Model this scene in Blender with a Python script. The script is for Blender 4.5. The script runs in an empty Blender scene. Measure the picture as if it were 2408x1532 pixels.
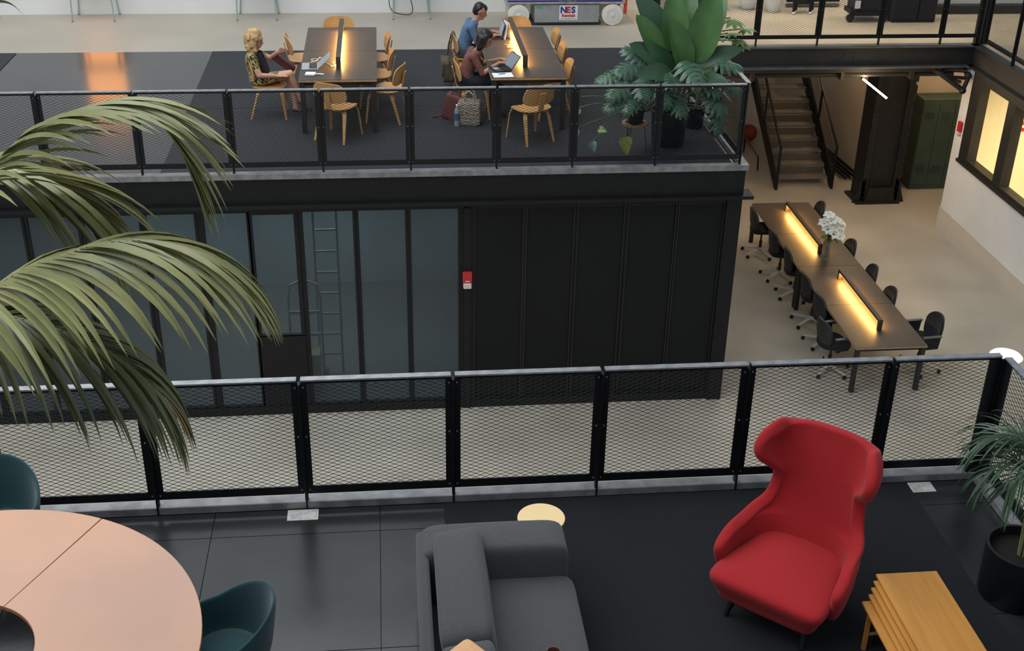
import bpy, bmesh, math, random
from mathutils import Vector, Matrix, Quaternion
random.seed(7)
S = bpy.context.scene
COL = S.collection
PI = math.pi
LOW = -3.481            # lower hall floor; the two decks and the far gallery floor are z = 0

# ------------------------------------------------------------------ camera
cam = bpy.data.cameras.new('camera')
cam.sensor_width = 36.0
cam.lens = 2885.43 / 2408 * 36.0
cam.clip_end = 200
camo = bpy.data.objects.new('camera', cam)
COL.objects.link(camo)
cR = Vector((0.99489825, -0.0993296, 0.01763796))
cU = Vector((0.03066963, 0.46436094, 0.88511485))
cF = Vector((0.09610849, 0.88005826, -0.46503829))
camo.matrix_world = Matrix(((cR.x, cU.x, -cF.x, 0), (cR.y, cU.y, -cF.y, 0), (cR.z, cU.z, -cF.z, 5.4447), (0, 0, 0, 1)))
S.camera = camo

# ------------------------------------------------------------------ world, big lights, exposure
w = bpy.data.worlds.new('world')
S.world = w
w.use_nodes = True
w.node_tree.nodes['Background'].inputs[0].default_value = (0.80, 0.90, 1.0, 1)
w.node_tree.nodes['Background'].inputs[1].default_value = 0.37


def area(name, loc, size, power, col, rot=(0, 0, 0)):
    l = bpy.data.lights.new(name, 'AREA')
    l.shape = 'RECTANGLE'
    l.size, l.size_y = size
    l.energy = power
    l.color = col
    o = bpy.data.objects.new(name, l)
    o.location = loc
    o.rotation_euler = rot
    COL.objects.link(o)
    return o


area('roof_skylight', (-5.0, 11.5, 10.5), (12, 20), 2250, (0.93, 0.97, 1.0))
area('gallery_fill_light', (8.6, 22.3, 3.4), (5.5, 2.0), 170, (1.0, 0.86, 0.66))  # added out-of-view fill that brightens the gallery floor
S.view_settings.view_transform = 'Standard'
S.view_settings.look = 'None'
S.view_settings.gamma = 1.0
S.view_settings.use_curve_mapping = False
S.view_settings.exposure = 0.0
S.cycles.use_denoising = True
S.cycles.max_bounces = 8
S.cycles.transparent_max_bounces = 16

# ------------------------------------------------------------------ materials
MATS = {}


def mat(name, col, rough=0.6, metal=0.0, var=0.0, scale=8.0, bump=0.0, bscale=60.0, emit=None, estr=0.0, spec=0.5, sheen=0.0, trans=0.0, col2=None, stretch=None, alpha=1.0):
    if name in MATS:
        return MATS[name]
    m = bpy.data.materials.new(name)
    m.use_nodes = True
    nt = m.node_tree
    b = nt.nodes['Principled BSDF']
    b.inputs['Base Color'].default_value = (*col, 1)
    b.inputs['Roughness'].default_value = rough
    b.inputs['Metallic'].default_value = metal
    b.inputs['Specular IOR Level'].default_value = spec
    if sheen:
        b.inputs['Sheen Weight'].default_value = sheen
    if trans:
        b.inputs['Transmission Weight'].default_value = trans
    if alpha < 1:
        b.inputs['Alpha'].default_value = alpha
    if emit:
        b.inputs['Emission Color'].default_value = (*emit, 1)
        b.inputs['Emission Strength'].default_value = estr
    tc = nt.nodes.new('ShaderNodeTexCoord')
    src = tc.outputs['Object']
    if stretch:
        mp = nt.nodes.new('ShaderNodeMapping')
        mp.inputs['Scale'].default_value = stretch
        nt.links.new(src, mp.inputs[0])
        src = mp.outputs[0]
    if var or col2:
        n = nt.nodes.new('ShaderNodeTexNoise')
        n.inputs['Scale'].default_value = scale
        n.inputs['Detail'].default_value = 4
        nt.links.new(src, n.inputs['Vector'])
        r = nt.nodes.new('ShaderNodeValToRGB')
        a = col2 if col2 else tuple(c * (1 - var) for c in col)
        c2 = col if col2 else tuple(min(1, c * (1 + var)) for c in col)
        r.color_ramp.elements[0].color = (*a, 1)
        r.color_ramp.elements[1].color = (*c2, 1)
        r.color_ramp.elements[0].position = 0.35
        r.color_ramp.elements[1].position = 0.65
        nt.links.new(n.outputs['Fac'], r.inputs[0])
        nt.links.new(r.outputs[0], b.inputs['Base Color'])
    if bump:
        n2 = nt.nodes.new('ShaderNodeTexNoise')
        n2.inputs['Scale'].default_value = bscale
        n2.inputs['Detail'].default_value = 3
        nt.links.new(src, n2.inputs['Vector'])
        bp = nt.nodes.new('ShaderNodeBump')
        bp.inputs['Strength'].default_value = bump
        bp.inputs['Distance'].default_value = 0.01
        nt.links.new(n2.outputs['Fac'], bp.inputs['Height'])
        nt.links.new(bp.outputs[0], b.inputs['Normal'])
    MATS[name] = m
    return m


def srgb(r, g, b):
    f = lambda c: (c / 255) / 12.92 if c / 255 <= 0.04045 else (((c / 255) + 0.055) / 1.055) ** 2.4
    return (f(r), f(g), f(b))


M = dict(
    conc=mat('polished_concrete', (0.50, 0.455, 0.37), 0.42, var=0.10, scale=0.9, bump=0.03, bscale=12),
    conc2=mat('pale_concrete', (0.385, 0.35, 0.29), 0.5, var=0.06, scale=0.8),
    conc3=mat('worn_concrete', (0.50, 0.42, 0.30), 0.55, var=0.08, scale=1.5),
    plate=mat('black_steel_plate', (0.024, 0.0255, 0.026), 0.25, metal=0.0, var=0.25, scale=1.6, bump=0.10, bscale=9, spec=0.32),
    gloss=mat('glossy_black_floor', (0.022, 0.024, 0.027), 0.16, var=0.15, scale=2, bump=0.02, bscale=5, spec=0.55),
    carpet=mat('charcoal_carpet', (0.0165, 0.0175, 0.0205), 0.95, var=0.35, scale=220, bump=0.5, bscale=400, spec=0.1, sheen=0.05),
    carpetf=mat('blue_black_carpet', (0.026, 0.029, 0.034), 0.7, var=0.2, scale=150, bump=0.2, bscale=300, spec=0.3, sheen=0.0),
    black=mat('black_paint', (0.0075, 0.0085, 0.0095), 0.5, var=0.15, scale=6, bump=0.03, bscale=30, spec=0.3),
    rail=mat('black_rail_steel', (0.0065, 0.007, 0.0085), 0.45, metal=0.0, var=0.2, scale=20, spec=0.35),
    hand=mat('sky_lit_handrail', (0.30, 0.31, 0.32), 0.36, metal=0.45, var=0.2, scale=14),  # black-painted bar, its colour lightened to stand for reflected sky
    curb=mat('worn_steel_curb', (0.24, 0.243, 0.246), 0.42, metal=0.3, var=0.22, scale=9, bump=0.05, bscale=20),
    white=mat('white_plaster', (0.78, 0.78, 0.755), 0.85, var=0.03, scale=1.2),
    cream=mat('cream_plaster', (0.55, 0.49, 0.40), 0.9, var=0.05, scale=1.0),
    whitepaint=mat('white_paint', (0.8, 0.8, 0.78), 0.4),
    frame=mat('dark_bronze_frame', (0.020, 0.018, 0.016), 0.5, var=0.2, scale=5),
    beam=mat('blackened_steel_beam', (0.022, 0.0225, 0.022), 0.5, var=0.2, scale=3),
    flange=mat('grey_steel_flange', (0.14, 0.14, 0.135), 0.45, metal=0.4, var=0.15, scale=5),
)


# ------------------------------------------------------------------ mesh helpers
class MB:
    def __init__(s):
        s.v = []
        s.f = []

    def add(s, vs, fs, mx=None):
        o = len(s.v)
        for p in vs:
            p = Vector(p)
            s.v.append(tuple(mx @ p) if mx else tuple(p))
        s.f += [tuple(i + o for i in f) for f in fs]
        return s

    def bb(s, x0, x1, y0, y1, z0, z1, mx=None):
        vs = [(x0, y0, z0), (x1, y0, z0), (x1, y1, z0), (x0, y1, z0), (x0, y0, z1), (x1, y0, z1), (x1, y1, z1), (x0, y1, z1)]
        return s.add(vs, [(3, 2, 1, 0), (4, 5, 6, 7), (0, 1, 5, 4), (1, 2, 6, 5), (2, 3, 7, 6), (3, 0, 4, 7)], mx)

    def box(s, c, d, mx=None):
        return s.bb(c[0] - d[0] / 2, c[0] + d[0] / 2, c[1] - d[1] / 2, c[1] + d[1] / 2, c[2] - d[2] / 2, c[2] + d[2] / 2, mx)

    def bar(s, a, b, wx, wy=None, up=(0, 0, 1), wx2=None, wy2=None):
        a, b = Vector(a), Vector(b)
        wy = wx if wy is None else wy
        wx2 = wx if wx2 is None else wx2
        wy2 = wy if wy2 is None else wy2
        d = (b - a).normalized()
        u = Vector(up)
        x = d.cross(u)
        if x.length < 1e-4:
            x = d.cross(Vector((0, 1, 0)))
        x.normalize()
        y = x.cross(d)
        vs = []
        for p, ax, ay in ((a, wx, wy), (b, wx2, wy2)):
            for sx, sy in ((-1, -1), (1, -1), (1, 1), (-1, 1)):
                vs.append(p + x * sx * ax / 2 + y * sy * ay / 2)
        return s.add(vs, [(0, 3, 2, 1), (4, 5, 6, 7), (0, 1, 5, 4), (1, 2, 6, 5), (2, 3, 7, 6), (3, 0, 4, 7)])

    def tube(s, pts, r, n=8, closed=False, caps=True, mx=None):
        pts = [Vector(p) for p in pts]
        m = len(pts)
        rs = r if isinstance(r, (list, tuple)) else [r] * m
        vs, fs = [], []
        prev = None
        for i, p in enumerate(pts):
            if closed:
                t = pts[(i + 1) % m] - pts[i - 1]
            else:
                t = pts[min(i + 1, m - 1)] - pts[max(i - 1, 0)]
            t.normalize()
            if prev is None:
                u = Vector((0, 0, 1)) if abs(t.z) < 0.9 else Vector((1, 0, 0))
                x = t.cross(u).normalized()
            else:
                x = prev - t * prev.dot(t)
                x.normalize()
            prev = x
            y = t.cross(x)
            for k in range(n):
                a = 2 * PI * k / n
                vs.append(p + (x * math.cos(a) + y * math.sin(a)) * rs[i])
        for i in range(m if closed else m - 1):
            j = (i + 1) % m
            for k in range(n):
                k2 = (k + 1) % n
                fs.append((i * n + k, i * n + k2, j * n + k2, j * n + k))
        if caps and not closed:
            fs.append(tuple(range(n - 1, -1, -1)))
            fs.append(tuple((m - 1) * n + k for k in range(n)))
        return s.add(vs, fs, mx)

    def lathe(s, prof, n=24, mx=None, cap=True):
        vs, fs = [], []
        for r, z in prof:
            for k in range(n):
                a = 2 * PI * k / n
                vs.append((r * math.cos(a), r * math.sin(a), z))
        for i in range(len(prof) - 1):
            for k in range(n):
                k2 = (k + 1) % n
                fs.append((i * n + k, i * n + k2, (i + 1) * n + k2, (i + 1) * n + k))
        if cap:
            fs.append(tuple(range(n - 1, -1, -1)))
            fs.append(tuple((len(prof) - 1) * n + k for k in range(n)))
        return s.add(vs, fs, mx)

    def prism(s, poly, z0, z1, mx=None):
        n = len(poly)
        vs = [(x, y, z0) for x, y in poly] + [(x, y, z1) for x, y in poly]
        fs = [tuple(range(n - 1, -1, -1)), tuple(range(n, 2 * n))]
        fs += [(i, (i + 1) % n, n + (i + 1) % n, n + i) for i in range(n)]
        return s.add(vs, fs, mx)

    def sphere(s, c, r, n=14, m=9, mx=None, sc=(1, 1, 1)):
        prof = []
        vs, fs = [], []
        for i in range(m + 1):
            t = PI * i / m
            for k in range(n):
                a = 2 * PI * k / n
                vs.append((c[0] + sc[0] * r * math.sin(t) * math.cos(a), c[1] + sc[1] * r * math.sin(t) * math.sin(a), c[2] + sc[2] * r * math.cos(t)))
        for i in range(m):
            for k in range(n):
                k2 = (k + 1) % n
                fs.append((i * n + k, (i + 1) * n + k, (i + 1) * n + k2, i * n + k2))
        return s.add(vs, fs, mx)

    def grid(s, pts, mx=None, flip=False):
        """pts[i][j] rows of points -> one sheet"""
        a, b = len(pts), len(pts[0])
        vs = [p for row in pts for p in row]
        fs = []
        for i in range(a - 1):
            for j in range(b - 1):
                q = (i * b + j, i * b + j + 1, (i + 1) * b + j + 1, (i + 1) * b + j)
                fs.append(q[::-1] if flip else q)
        return s.add(vs, fs, mx)

    def mesh(s, name, m=None, smooth=True, angle=35, weld=False):
        me = bpy.data.meshes.new(name)
        me.from_pydata(s.v, [], s.f)
        if weld:
            bm = bmesh.new()
            bm.from_mesh(me)
            bmesh.ops.remove_doubles(bm, verts=bm.verts, dist=1e-4)
            bmesh.ops.recalc_face_normals(bm, faces=bm.faces)
            bm.to_mesh(me)
            bm.free()
        me.update()
        if smooth:
            me.shade_smooth()
            me.set_sharp_from_angle(angle=math.radians(angle))
        if m:
            me.materials.append(m)
        return me

    def build(s, name, m, parent=None, smooth=True, bevel=0.0, loc=None, angle=35, weld=False, subd=0):
        return obj(name, s.mesh(name, m, smooth, angle, weld), parent, loc, bevel, subd)


def obj(name, me, parent=None, loc=None, bevel=0.0, subd=0):
    o = bpy.data.objects.new(name, me)
    COL.objects.link(o)
    if parent:
        o.parent = parent
    if loc:
        o.location = loc
    if bevel:
        b = o.modifiers.new('bevel', 'BEVEL')
        b.width = bevel
        b.segments = 2
        b.limit_method = 'ANGLE'
        b.angle_limit = math.radians(40)
    if subd:
        b = o.modifiers.new('subdivision', 'SUBSURF')
        b.levels = subd
        b.render_levels = subd
    return o


def tag(o, label, cat, group=None):
    o['label'] = label
    o['category'] = cat
    if group:
        o['group'] = group
    return o


def thing(name, label, cat, loc=(0, 0, 0), rz=0.0, group=None):
    o = bpy.data.objects.new(name, None)
    COL.objects.link(o)
    o.location = loc
    o.rotation_euler = (0, 0, rz)
    o.empty_display_size = 0.1
    return tag(o, label, cat, group)


def struct(o):
    o['kind'] = 'structure'
    return o


def stuff(o):
    o['kind'] = 'stuff'
    return o


CH = {}


def children(o):
    return [c for c in bpy.data.objects if c.parent == o]


def dup(root, loc, rz, label, scale=None):
    kids = {}
    for c in bpy.data.objects:
        if c.parent:
            kids.setdefault(c.parent.name, []).append(c)

    def cp(o, par):
        c = o.copy()
        COL.objects.link(c)
        c.parent = par
        for k in kids.get(o.name, []):
            cp(k, c)
        return c
    r = cp(root, None)
    r.location = loc
    r.rotation_euler = (0, 0, rz)
    r['label'] = label
    if scale:
        r.scale = scale
    return r


def lerp(a, b, t):
    return a + (b - a) * t


def rrect(w, d, r, n=5):
    """rounded rectangle outline centred on 0"""
    out = []
    for cx, cy, a0 in ((w / 2 - r, d / 2 - r, 0), (-w / 2 + r, d / 2 - r, 90), (-w / 2 + r, -d / 2 + r, 180), (w / 2 - r, -d / 2 + r, 270)):
        for k in range(n + 1):
            a = math.radians(a0 + 90 * k / n)
            out.append((cx + r * math.cos(a), cy + r * math.sin(a)))
    return out


def rot(ax, deg):
    return Matrix.Rotation(math.radians(deg), 4, ax)


def T(x, y, z):
    return Matrix.Translation((x, y, z))
# ------------------------------------------------------------------ setting
def sbox(name, m, *b, bevel=0.0, parent=None):
    o = MB().bb(*b).build(name, m, parent, smooth=False, bevel=bevel)
    return struct(o) if not parent else o


sbox('floor_lower', M['conc'], -9, 16, 5.0, 30, LOW - 0.2, LOW)
# near deck: steel slab with separate plates on it
nd = sbox('floor_near', M['black'], -7, 4.62, 2.2, 7.62, -0.34, -0.012)
xs = [-6.9, -5.4, -3.9, -2.6, -1.34, -0.14, 1.06, 2.26, 3.4, 4.44]
ysn = [2.3, 3.5, 4.75, 5.98, 7.2, 7.5]
for j in range(len(ysn) - 1):
    sh = 0.0 if j != 4 else 0.0
    for i in range(len(xs) - 1):
        MB().bb(xs[i] + 0.003, xs[i + 1] - 0.003, ysn[j] + 0.003, ysn[j + 1] - 0.003, -0.012, 0.0).build('floor_plate', M['plate'], nd, smooth=False)
cb = MB()
cb.bb(-7, 4.54, 7.50, 7.60, 0, 0.065)
cb.bb(4.44, 4.54, 2.2, 7.50, 0, 0.065)
struct(cb.build('trim_1', M['curb'], smooth=False, bevel=0.006))
sbox('trim_2', M['black'], -7, 4.62, 7.62, 7.64, -0.36, 0.02)
# far deck (roof of the meeting box)
sbox('floor_far', M['gloss'], -9.5, 4.53, 14.50, 20.22, -0.30, 0.0)
fc = MB()
fc.bb(-9.5, 4.565, 14.36, 14.47, -0.02, 0.055)
fc.bb(4.46, 4.565, 14.47, 20.2, -0.02, 0.055)
struct(fc.build('trim_3', M['curb'], smooth=False, bevel=0.005))
ff = MB()
ff.bb(-9.5, 4.535, 14.40, 14.50, -0.36, -0.02)
ff.bb(4.50, 4.54, 14.5, 20.2, -0.36, -0.02)
struct(ff.build('trim_4', M['black'], smooth=False))
lg = MB()
lg.bb(-9.5, 4.66, 14.33, 14.6, -0.405, -0.36)
struct(lg.build('trim_5', M['black'], smooth=False, bevel=0.004))
# carpets on the far deck
MB().bb(-2.80, 4.40, 14.55, 17.13, 0, 0.010).build('carpet', M['carpetf'], smooth=False)
tag(bpy.data.objects['carpet'], 'blue-black carpet on the far deck between the railing and the two long tables', 'carpet')
MB().bb(-2.80, 4.40, 17.14, 20.19, 0, 0.010).build('carpet', M['carpetf'], smooth=False)
tag(bpy.data.objects['carpet.001'], 'blue-black carpet under the two long lamp tables, ending at pale concrete', 'carpet')
MB().bb(-9.4, -5.9, 14.55, 20.19, 0, 0.010).build('carpet', M['carpetf'], smooth=False)
tag(bpy.data.objects['carpet.002'], 'dark carpet corner at the left edge beyond the glossy floor strip', 'carpet')
# far gallery floor, with the stair opening
gf = MB()
gf.bb(-9.5, 4.49, 20.22, 26, -0.30, 0.0)
struct(gf.build('floor_gallery', M['conc2'], smooth=False))
gf = MB()
gf.bb(4.495, 16, 20.30, 24.3, -0.30, -0.002)
gf.bb(4.495, 7.45, 24.3, 30, -0.30, -0.002)
gf.bb(9.4, 16, 24.3, 30, -0.30, -0.002)
struct(gf.build('floor_landing', M['conc3'], smooth=False))
gf = MB()
gf.bb(10.28, 16, 6, 20.30, -0.30, -0.002)
struct(gf.build('floor_right', M['conc3'], smooth=False))
# back wall of the gallery with the warm-lit doorway above the glossy floor strip
bw = MB()
bw.bb(-9.5, -5.47, 22.80, 23.0, 0, 4.2)
bw.bb(-4.78, 2.6, 22.80, 23.0, 0, 4.2)
bw.bb(-5.47, -4.78, 22.80, 23.0, 2.0, 4.2)
bw.bb(-5.47, -4.78, 22.80, 23.0, 0, 0.55)
struct(bw.build('wall_back', M['white'], smooth=False))
dw = MB().bb(-5.47, -4.78, 22.9, 22.96, 0.55, 2.0).build('window_1', mat('amber_lit_pane', (0.8, 0.4, 0.15), 0.4, emit=(1.0, 0.43, 0.17), estr=3.2), smooth=False)
struct(dw)
# meeting box under the far deck
bx = MB()
bx.bb(4.36, 4.555, 14.55, 20.2, LOW, -0.36)
struct(bx.build('wall_box_side', M['black'], smooth=False))
bi = MB()
bi.bb(-9.5, 4.36, 18.6, 18.8, LOW, -0.36)
struct(bi.build('wall_box_back', mat('grey_blue_wall', (0.17, 0.205, 0.22), 0.9, var=0.2, scale=0.7), smooth=False))
sbox('floor_box', mat('dark_lino', (0.085, 0.082, 0.075), 0.7, var=0.1, scale=1), -9.5, 4.36, 14.62, 18.6, LOW, LOW + 0.01)
hd = MB()
hd.bb(-9.5, 4.36, 14.50, 14.62, -0.50, -0.405)
hd.bb(4.356, 4.555, 14.47, 14.55, LOW, -0.405)
hd.bb(-9.5, 4.36, 14.50, 14.62, LOW, LOW + 0.12)
struct(hd.build('trim_6', M['black'], smooth=False, bevel=0.003))

# glass front: frames, panes
glass = bpy.data.materials.new('film_glass')
glass.use_nodes = True
nt = glass.node_tree
pb = nt.nodes['Principled BSDF']
pb.inputs['Base Color'].default_value = (0.060, 0.075, 0.082, 1)
pb.inputs['Roughness'].default_value = 0.12
pb.inputs['Specular IOR Level'].default_value = 0.6
tr = nt.nodes.new('ShaderNodeBsdfTransparent')
tr.inputs[0].default_value = (0.62, 0.72, 0.75, 1)
mx_ = nt.nodes.new('ShaderNodeMixShader')
mx_.inputs[0].default_value = 0.5
nt.links.new(tr.outputs[0], mx_.inputs[1])
nt.links.new(pb.outputs[0], mx_.inputs[2])
nt.links.new(mx_.outputs[0], nt.nodes['Material Output'].inputs[0])
M['film'] = glass
M['panel'] = mat('black_gloss_panel', (0.007, 0.0085, 0.0100), 0.40, var=0.12, scale=1.2, spec=0.22)
panes = [(-5.80, -5.21), (-5.13, -4.54), (-4.46, -3.87), (-3.79, -3.123), (-3.03, -2.446), (-2.326, -1.794), (-1.104, -0.475), (-0.401, 0.189), (0.259, 0.866)]
wn = 2
ZT, ZB = -0.50, LOW + 0.12


def framed(x0, x1, z0, z1, m, name, fw=0.035, pane='pane', y=14.55):
    f = MB()
    f.bb(x0 - fw, x0, y - 0.03, y + 0.03, z0 - 0.0, z1)
    f.bb(x1, x1 + fw, y - 0.03, y + 0.03, z0, z1)
    f.bb(x0, x1, y - 0.03, y + 0.03, z1 - 0.02, z1)
    f.bb(x0, x1, y - 0.03, y + 0.03, z0, z0 + 0.03)
    o = f.build(name, M['black'], smooth=False, bevel=0.003)
    struct(o)
    MB().bb(x0, x1, y - 0.006, y + 0.006, z0 + 0.03, z1 - 0.02).build(pane, m, o, smooth=False)
    return o


for a, b in panes:
    framed(a, b, ZB, ZT, M['film'], 'window_%d' % wn)
    wn += 1
for a, b in [(1.083, 1.701), (1.755, 2.361), (2.422, 3.018), (3.085, 3.70), (3.745, 4.33)]:
    o = framed(a, b, ZB, ZT, M['panel'], 'window_%d' % wn, pane='panel', fw=0.028)
    wn += 1
    # thin raised bead lines around each panel
    bd = MB()
    for xx in (a - 0.004, b + 0.004):
        bd.bar((xx, 14.515, ZB + 0.02), (xx, 14.515, ZT), 0.008)
    bd.bar((a, 14.515, ZT - 0.012), (b, 14.515, ZT - 0.012), 0.008)
    bd.build('bead', M['beam'], o, smooth=False)
fm_ = MB()
ed = [(-6.6, -5.84)] + [(b + 0.035, a2 - 0.035) for (a, b), (a2, b2) in zip(panes, panes[1:]) if a2 - b < 0.5] + [(-1.80, -1.782), (-1.168, -1.13)]
for a, b in ed:
    if b > a:
        fm_.bb(a - 0.004, b + 0.004, 14.535, 14.60, LOW, -0.50)
struct(fm_.build('trim_13', M['black'], smooth=False))
# glazed door in the box front
d = framed(-1.736, -1.214, -2.29, -0.53, M['film'], 'door_1', fw=0.05, pane='pane')
MB().bb(-1.786, -1.164, 14.52, 14.58, ZB - 0.1, -2.27).build('kick_panel', M['black'], d, smooth=False, bevel=0.003)
MB().bb(-1.786, -1.164, 14.52, 14.58, -0.53, -0.50).build('head_rail', M['black'], d, smooth=False)
mu = MB()
mu.bb(0.90, 1.06, 14.51, 14.59, LOW, -0.50)
mu.bb(0.935, 1.025, 14.485, 14.51, LOW, -0.50)
struct(mu.build('trim_7', M['black'], smooth=False, bevel=0.003))
# red fire alarm on that mullion
fa = thing('fire_alarm', 'red wall fire alarm strobe on the black mullion of the glass box', 'alarm', (0.98, 14.485, -1.50))
RED = mat('alarm_red', srgb(196, 40, 44), 0.4)
MB().bb(-0.062, 0.062, -0.05, 0, -0.04, 0.115).build('housing', RED, fa, bevel=0.008, smooth=False)
MB().bb(-0.055, 0.055, -0.075, 0, -0.115, -0.04).build('strobe_lens', mat('strobe_lens', (0.75, 0.6, 0.58), 0.15), fa, bevel=0.014, smooth=False)
MB().bb(-0.03, 0.03, -0.052, -0.05, -0.018, -0.006).build('label_stripe', M['whitepaint'], fa, smooth=False)

# beam and edge of the far gallery over the void
bm_ = MB()
bm_.bb(4.57, 10.20, 20.18, 20.30, -0.34, -0.015)
struct(bm_.build('trim_8', M['beam'], smooth=False))
bm_ = MB()
bm_.bb(4.57, 10.24, 20.08, 20.30, -0.372, -0.34)
bm_.bb(4.57, 10.24, 20.10, 20.30, -0.015, 0.012)
struct(bm_.build('trim_9', M['flange'], smooth=False))
bm_ = MB()
bm_.bb(4.57, 10.2, 20.30, 20.50, -0.50, -0.34)
struct(bm_.build('trim_10', M['beam'], smooth=False))
bt = MB()
for x in (7.86, 8.04):
    for z in (-0.14, -0.215):
        bt.lathe([(0.016, 0), (0.016, 0.012), (0.008, 0.016)], 8, T(x, 20.18, z) @ rot('X', 90))
stuff(bt.build('bolt', M['beam'], bpy.data.objects['trim_8']))
# right-hand side beam, running towards the camera
bm_ = MB()
bm_.bb(10.19, 10.28, 6.0, 20.30, -0.34, -0.015)
struct(bm_.build('trim_11', mat('warm_dark_beam', (0.030, 0.026, 0.023), 0.55, var=0.15, scale=3), smooth=False))
bm_ = MB()
bm_.bb(10.12, 10.30, 6.0, 20.24, -0.015, 0.012)
bm_.bb(10.10, 10.28, 6.0, 20.24, -0.372, -0.34)
struct(bm_.build('trim_12', M['beam'], smooth=False))
# right-hand white wall with the long window
ww = MB()
Y0, Y1 = 19.885, 6.0
ww.bb(10.16, 10.34, 6.0, 20.26, LOW, -2.0)
ww.bb(10.16, 10.34, 19.885, 20.26, -2.0, -0.372)
struct(ww.build('wall_right', M['white'], smooth=False))
sbox('baseboard_right', mat('white_base_panel', (0.60, 0.55, 0.47), 0.8, var=0.03, scale=1), 10.145, 10.16, 6.0, 20.28, LOW, -3.04)
wf = MB()
edges = [19.885, 19.56, 18.55, 18.29, 17.28, 17.02, 16.0]
wf.bb(10.12, 10.30, 16.0, 19.885, -2.0, -1.885)
wf.bb(10.12, 10.30, 16.0, 19.885, -0.50, -0.36)
wf.bb(10.12, 10.30, 19.56, 19.885, -1.885, -0.50)
wf.bb(10.12, 10.30, 18.29, 18.55, -1.885, -0.50)
wf.bb(10.12, 10.30, 17.02, 17.28, -1.885, -0.50)
wf.bb(10.12, 10.30, 6.0, 16.0, -2.0, -0.36)
wo = struct(wf.build('window_%d' % wn, M['frame'], smooth=False, bevel=0.004))
MB().bb(10.08, 10.14, 16.0, 19.885, -2.0, -1.95).build('sill', M['frame'], wo, smooth=False, bevel=0.004)
clear = bpy.data.materials.new('clear_glass')
clear.use_nodes = True
nt = clear.node_tree
gl = nt.nodes.new('ShaderNodeBsdfGlossy')
gl.inputs['Roughness'].default_value = 0.02
tr = nt.nodes.new('ShaderNodeBsdfTransparent')
mx_ = nt.nodes.new('ShaderNodeMixShader')
mx_.inputs[0].default_value = 0.06
nt.links.new(tr.outputs[0], mx_.inputs[1])
nt.links.new(gl.outputs[0], mx_.inputs[2])
nt.links.new(mx_.outputs[0], nt.nodes['Material Output'].inputs[0])
M['clear'] = clear
for a, b in ((18.55, 19.56), (17.28, 18.29), (16.0, 17.02)):
    MB().bb(10.20, 10.208, a, b, -1.885, -0.50).build('pane', clear, wo, smooth=False)
# lit room behind that window
ry = mat('warm_room_wall', (0.88, 0.80, 0.58), 0.9, var=0.03, scale=1)
rm = MB()
rm.bb(10.34, 13.6, 20.10, 20.2, LOW, -0.31)
rm.bb(13.5, 13.6, 12, 20.10, LOW, -0.31)
struct(rm.build('wall_room', ry, smooth=False))
area('room_lamp', (11.9, 17.2, -0.45), (1.6, 3.4), 190, (1.0, 0.84, 0.52))
ex = thing('wall_sign', 'red sign with a white band on the lit yellow wall behind the window', 'sign', (11.27, 20.09, -1.45))
MB().bb(-0.14, 0.14, -0.03, 0, -0.09, 0.09).build('panel', RED, ex, smooth=False, bevel=0.005)
MB().bb(-0.09, 0.09, -0.033, -0.03, -0.02, 0.03).build('lettering_band', M['whitepaint'], ex, smooth=False)
fa2 = thing('fire_alarm', 'small red fire alarm beside the window on the white right-hand wall', 'alarm', (10.16, 20.06, -1.46))
MB().bb(-0.05, 0, -0.06, 0.06, -0.06, 0.12).build('housing', RED, fa2, bevel=0.008, smooth=False)
MB().bb(-0.075, 0, -0.05, 0.05, -0.12, -0.06).build('strobe_lens', MATS['strobe_lens'], fa2, bevel=0.012, smooth=False)
# lower hall: cream walls behind the stairs and the locker
cw = MB()
cw.bb(9.62, 9.8, 22.75, 30, LOW, -0.31)
cw.bb(9.62, 16, 22.70, 22.88, LOW, -0.31)
struct(cw.build('wall_stair', M['cream'], smooth=False))
cw = MB()
cw.bb(4.4, 4.55, 20.2, 30, LOW, -0.31)
cw.bb(4.4, 9.62, 29.0, 29.2, LOW, -0.31)
struct(cw.build('wall_far_left', M['cream'], smooth=False))


# ------------------------------------------------------------------ mesh railings
def diamond_mesh(wd, z0, z1, px=0.0762, pz=0.0327, t=0.0027):
    """expanded-metal infill in the XZ plane"""
    mb = MB()
    nx = max(1, round(wd / px))
    px = wd / nx
    nz = max(1, round((z1 - z0) / pz))
    pz = (z1 - z0) / nz
    vs, fs = mb.v, mb.f
    for j in range(2 * nz):
        for i in range(2 * nx + 1):
            if (i + j) % 2:
                continue
            for di in (-1, 1):
                i2 = i + di
                if i2 < 0 or i2 > 2 * nx:
                    continue
                x0, za, x1, zb = i * px / 2, z0 + j * pz / 2, i2 * px / 2, z0 + (j + 1) * pz / 2
                o = len(vs)
                h = t * 0.55
                for x, z in ((x0, za), (x1, zb)):
                    vs += [(x, -t * 0.5, z - h), (x, t * 0.5, z - h), (x, t * 0.5, z + h), (x, -t * 0.5, z + h)]
                fs += [(o, o + 1, o + 5, o + 4), (o + 1, o + 2, o + 6, o + 5), (o + 2, o + 3, o + 7, o + 6), (o + 3, o, o + 4, o + 7)]
    # flat bonds where strands meet
    for j in range(1, 2 * nz):
        for i in range(2 * nx + 1):
            if (i + j) % 2 == 0:
                x, z = i * px / 2, z0 + j * pz / 2
                x0, x1 = max(0, x - 0.009), min(wd, x + 0.009)
                o = len(vs)
                vs += [(x0, -t, z), (x, -t * 1.1, z - 0.0028), (x1, -t, z), (x, -t * 1.1, z + 0.0028)]
                fs.append((o, o + 1, o + 2, o + 3))
    return mb


RC = {}


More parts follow.
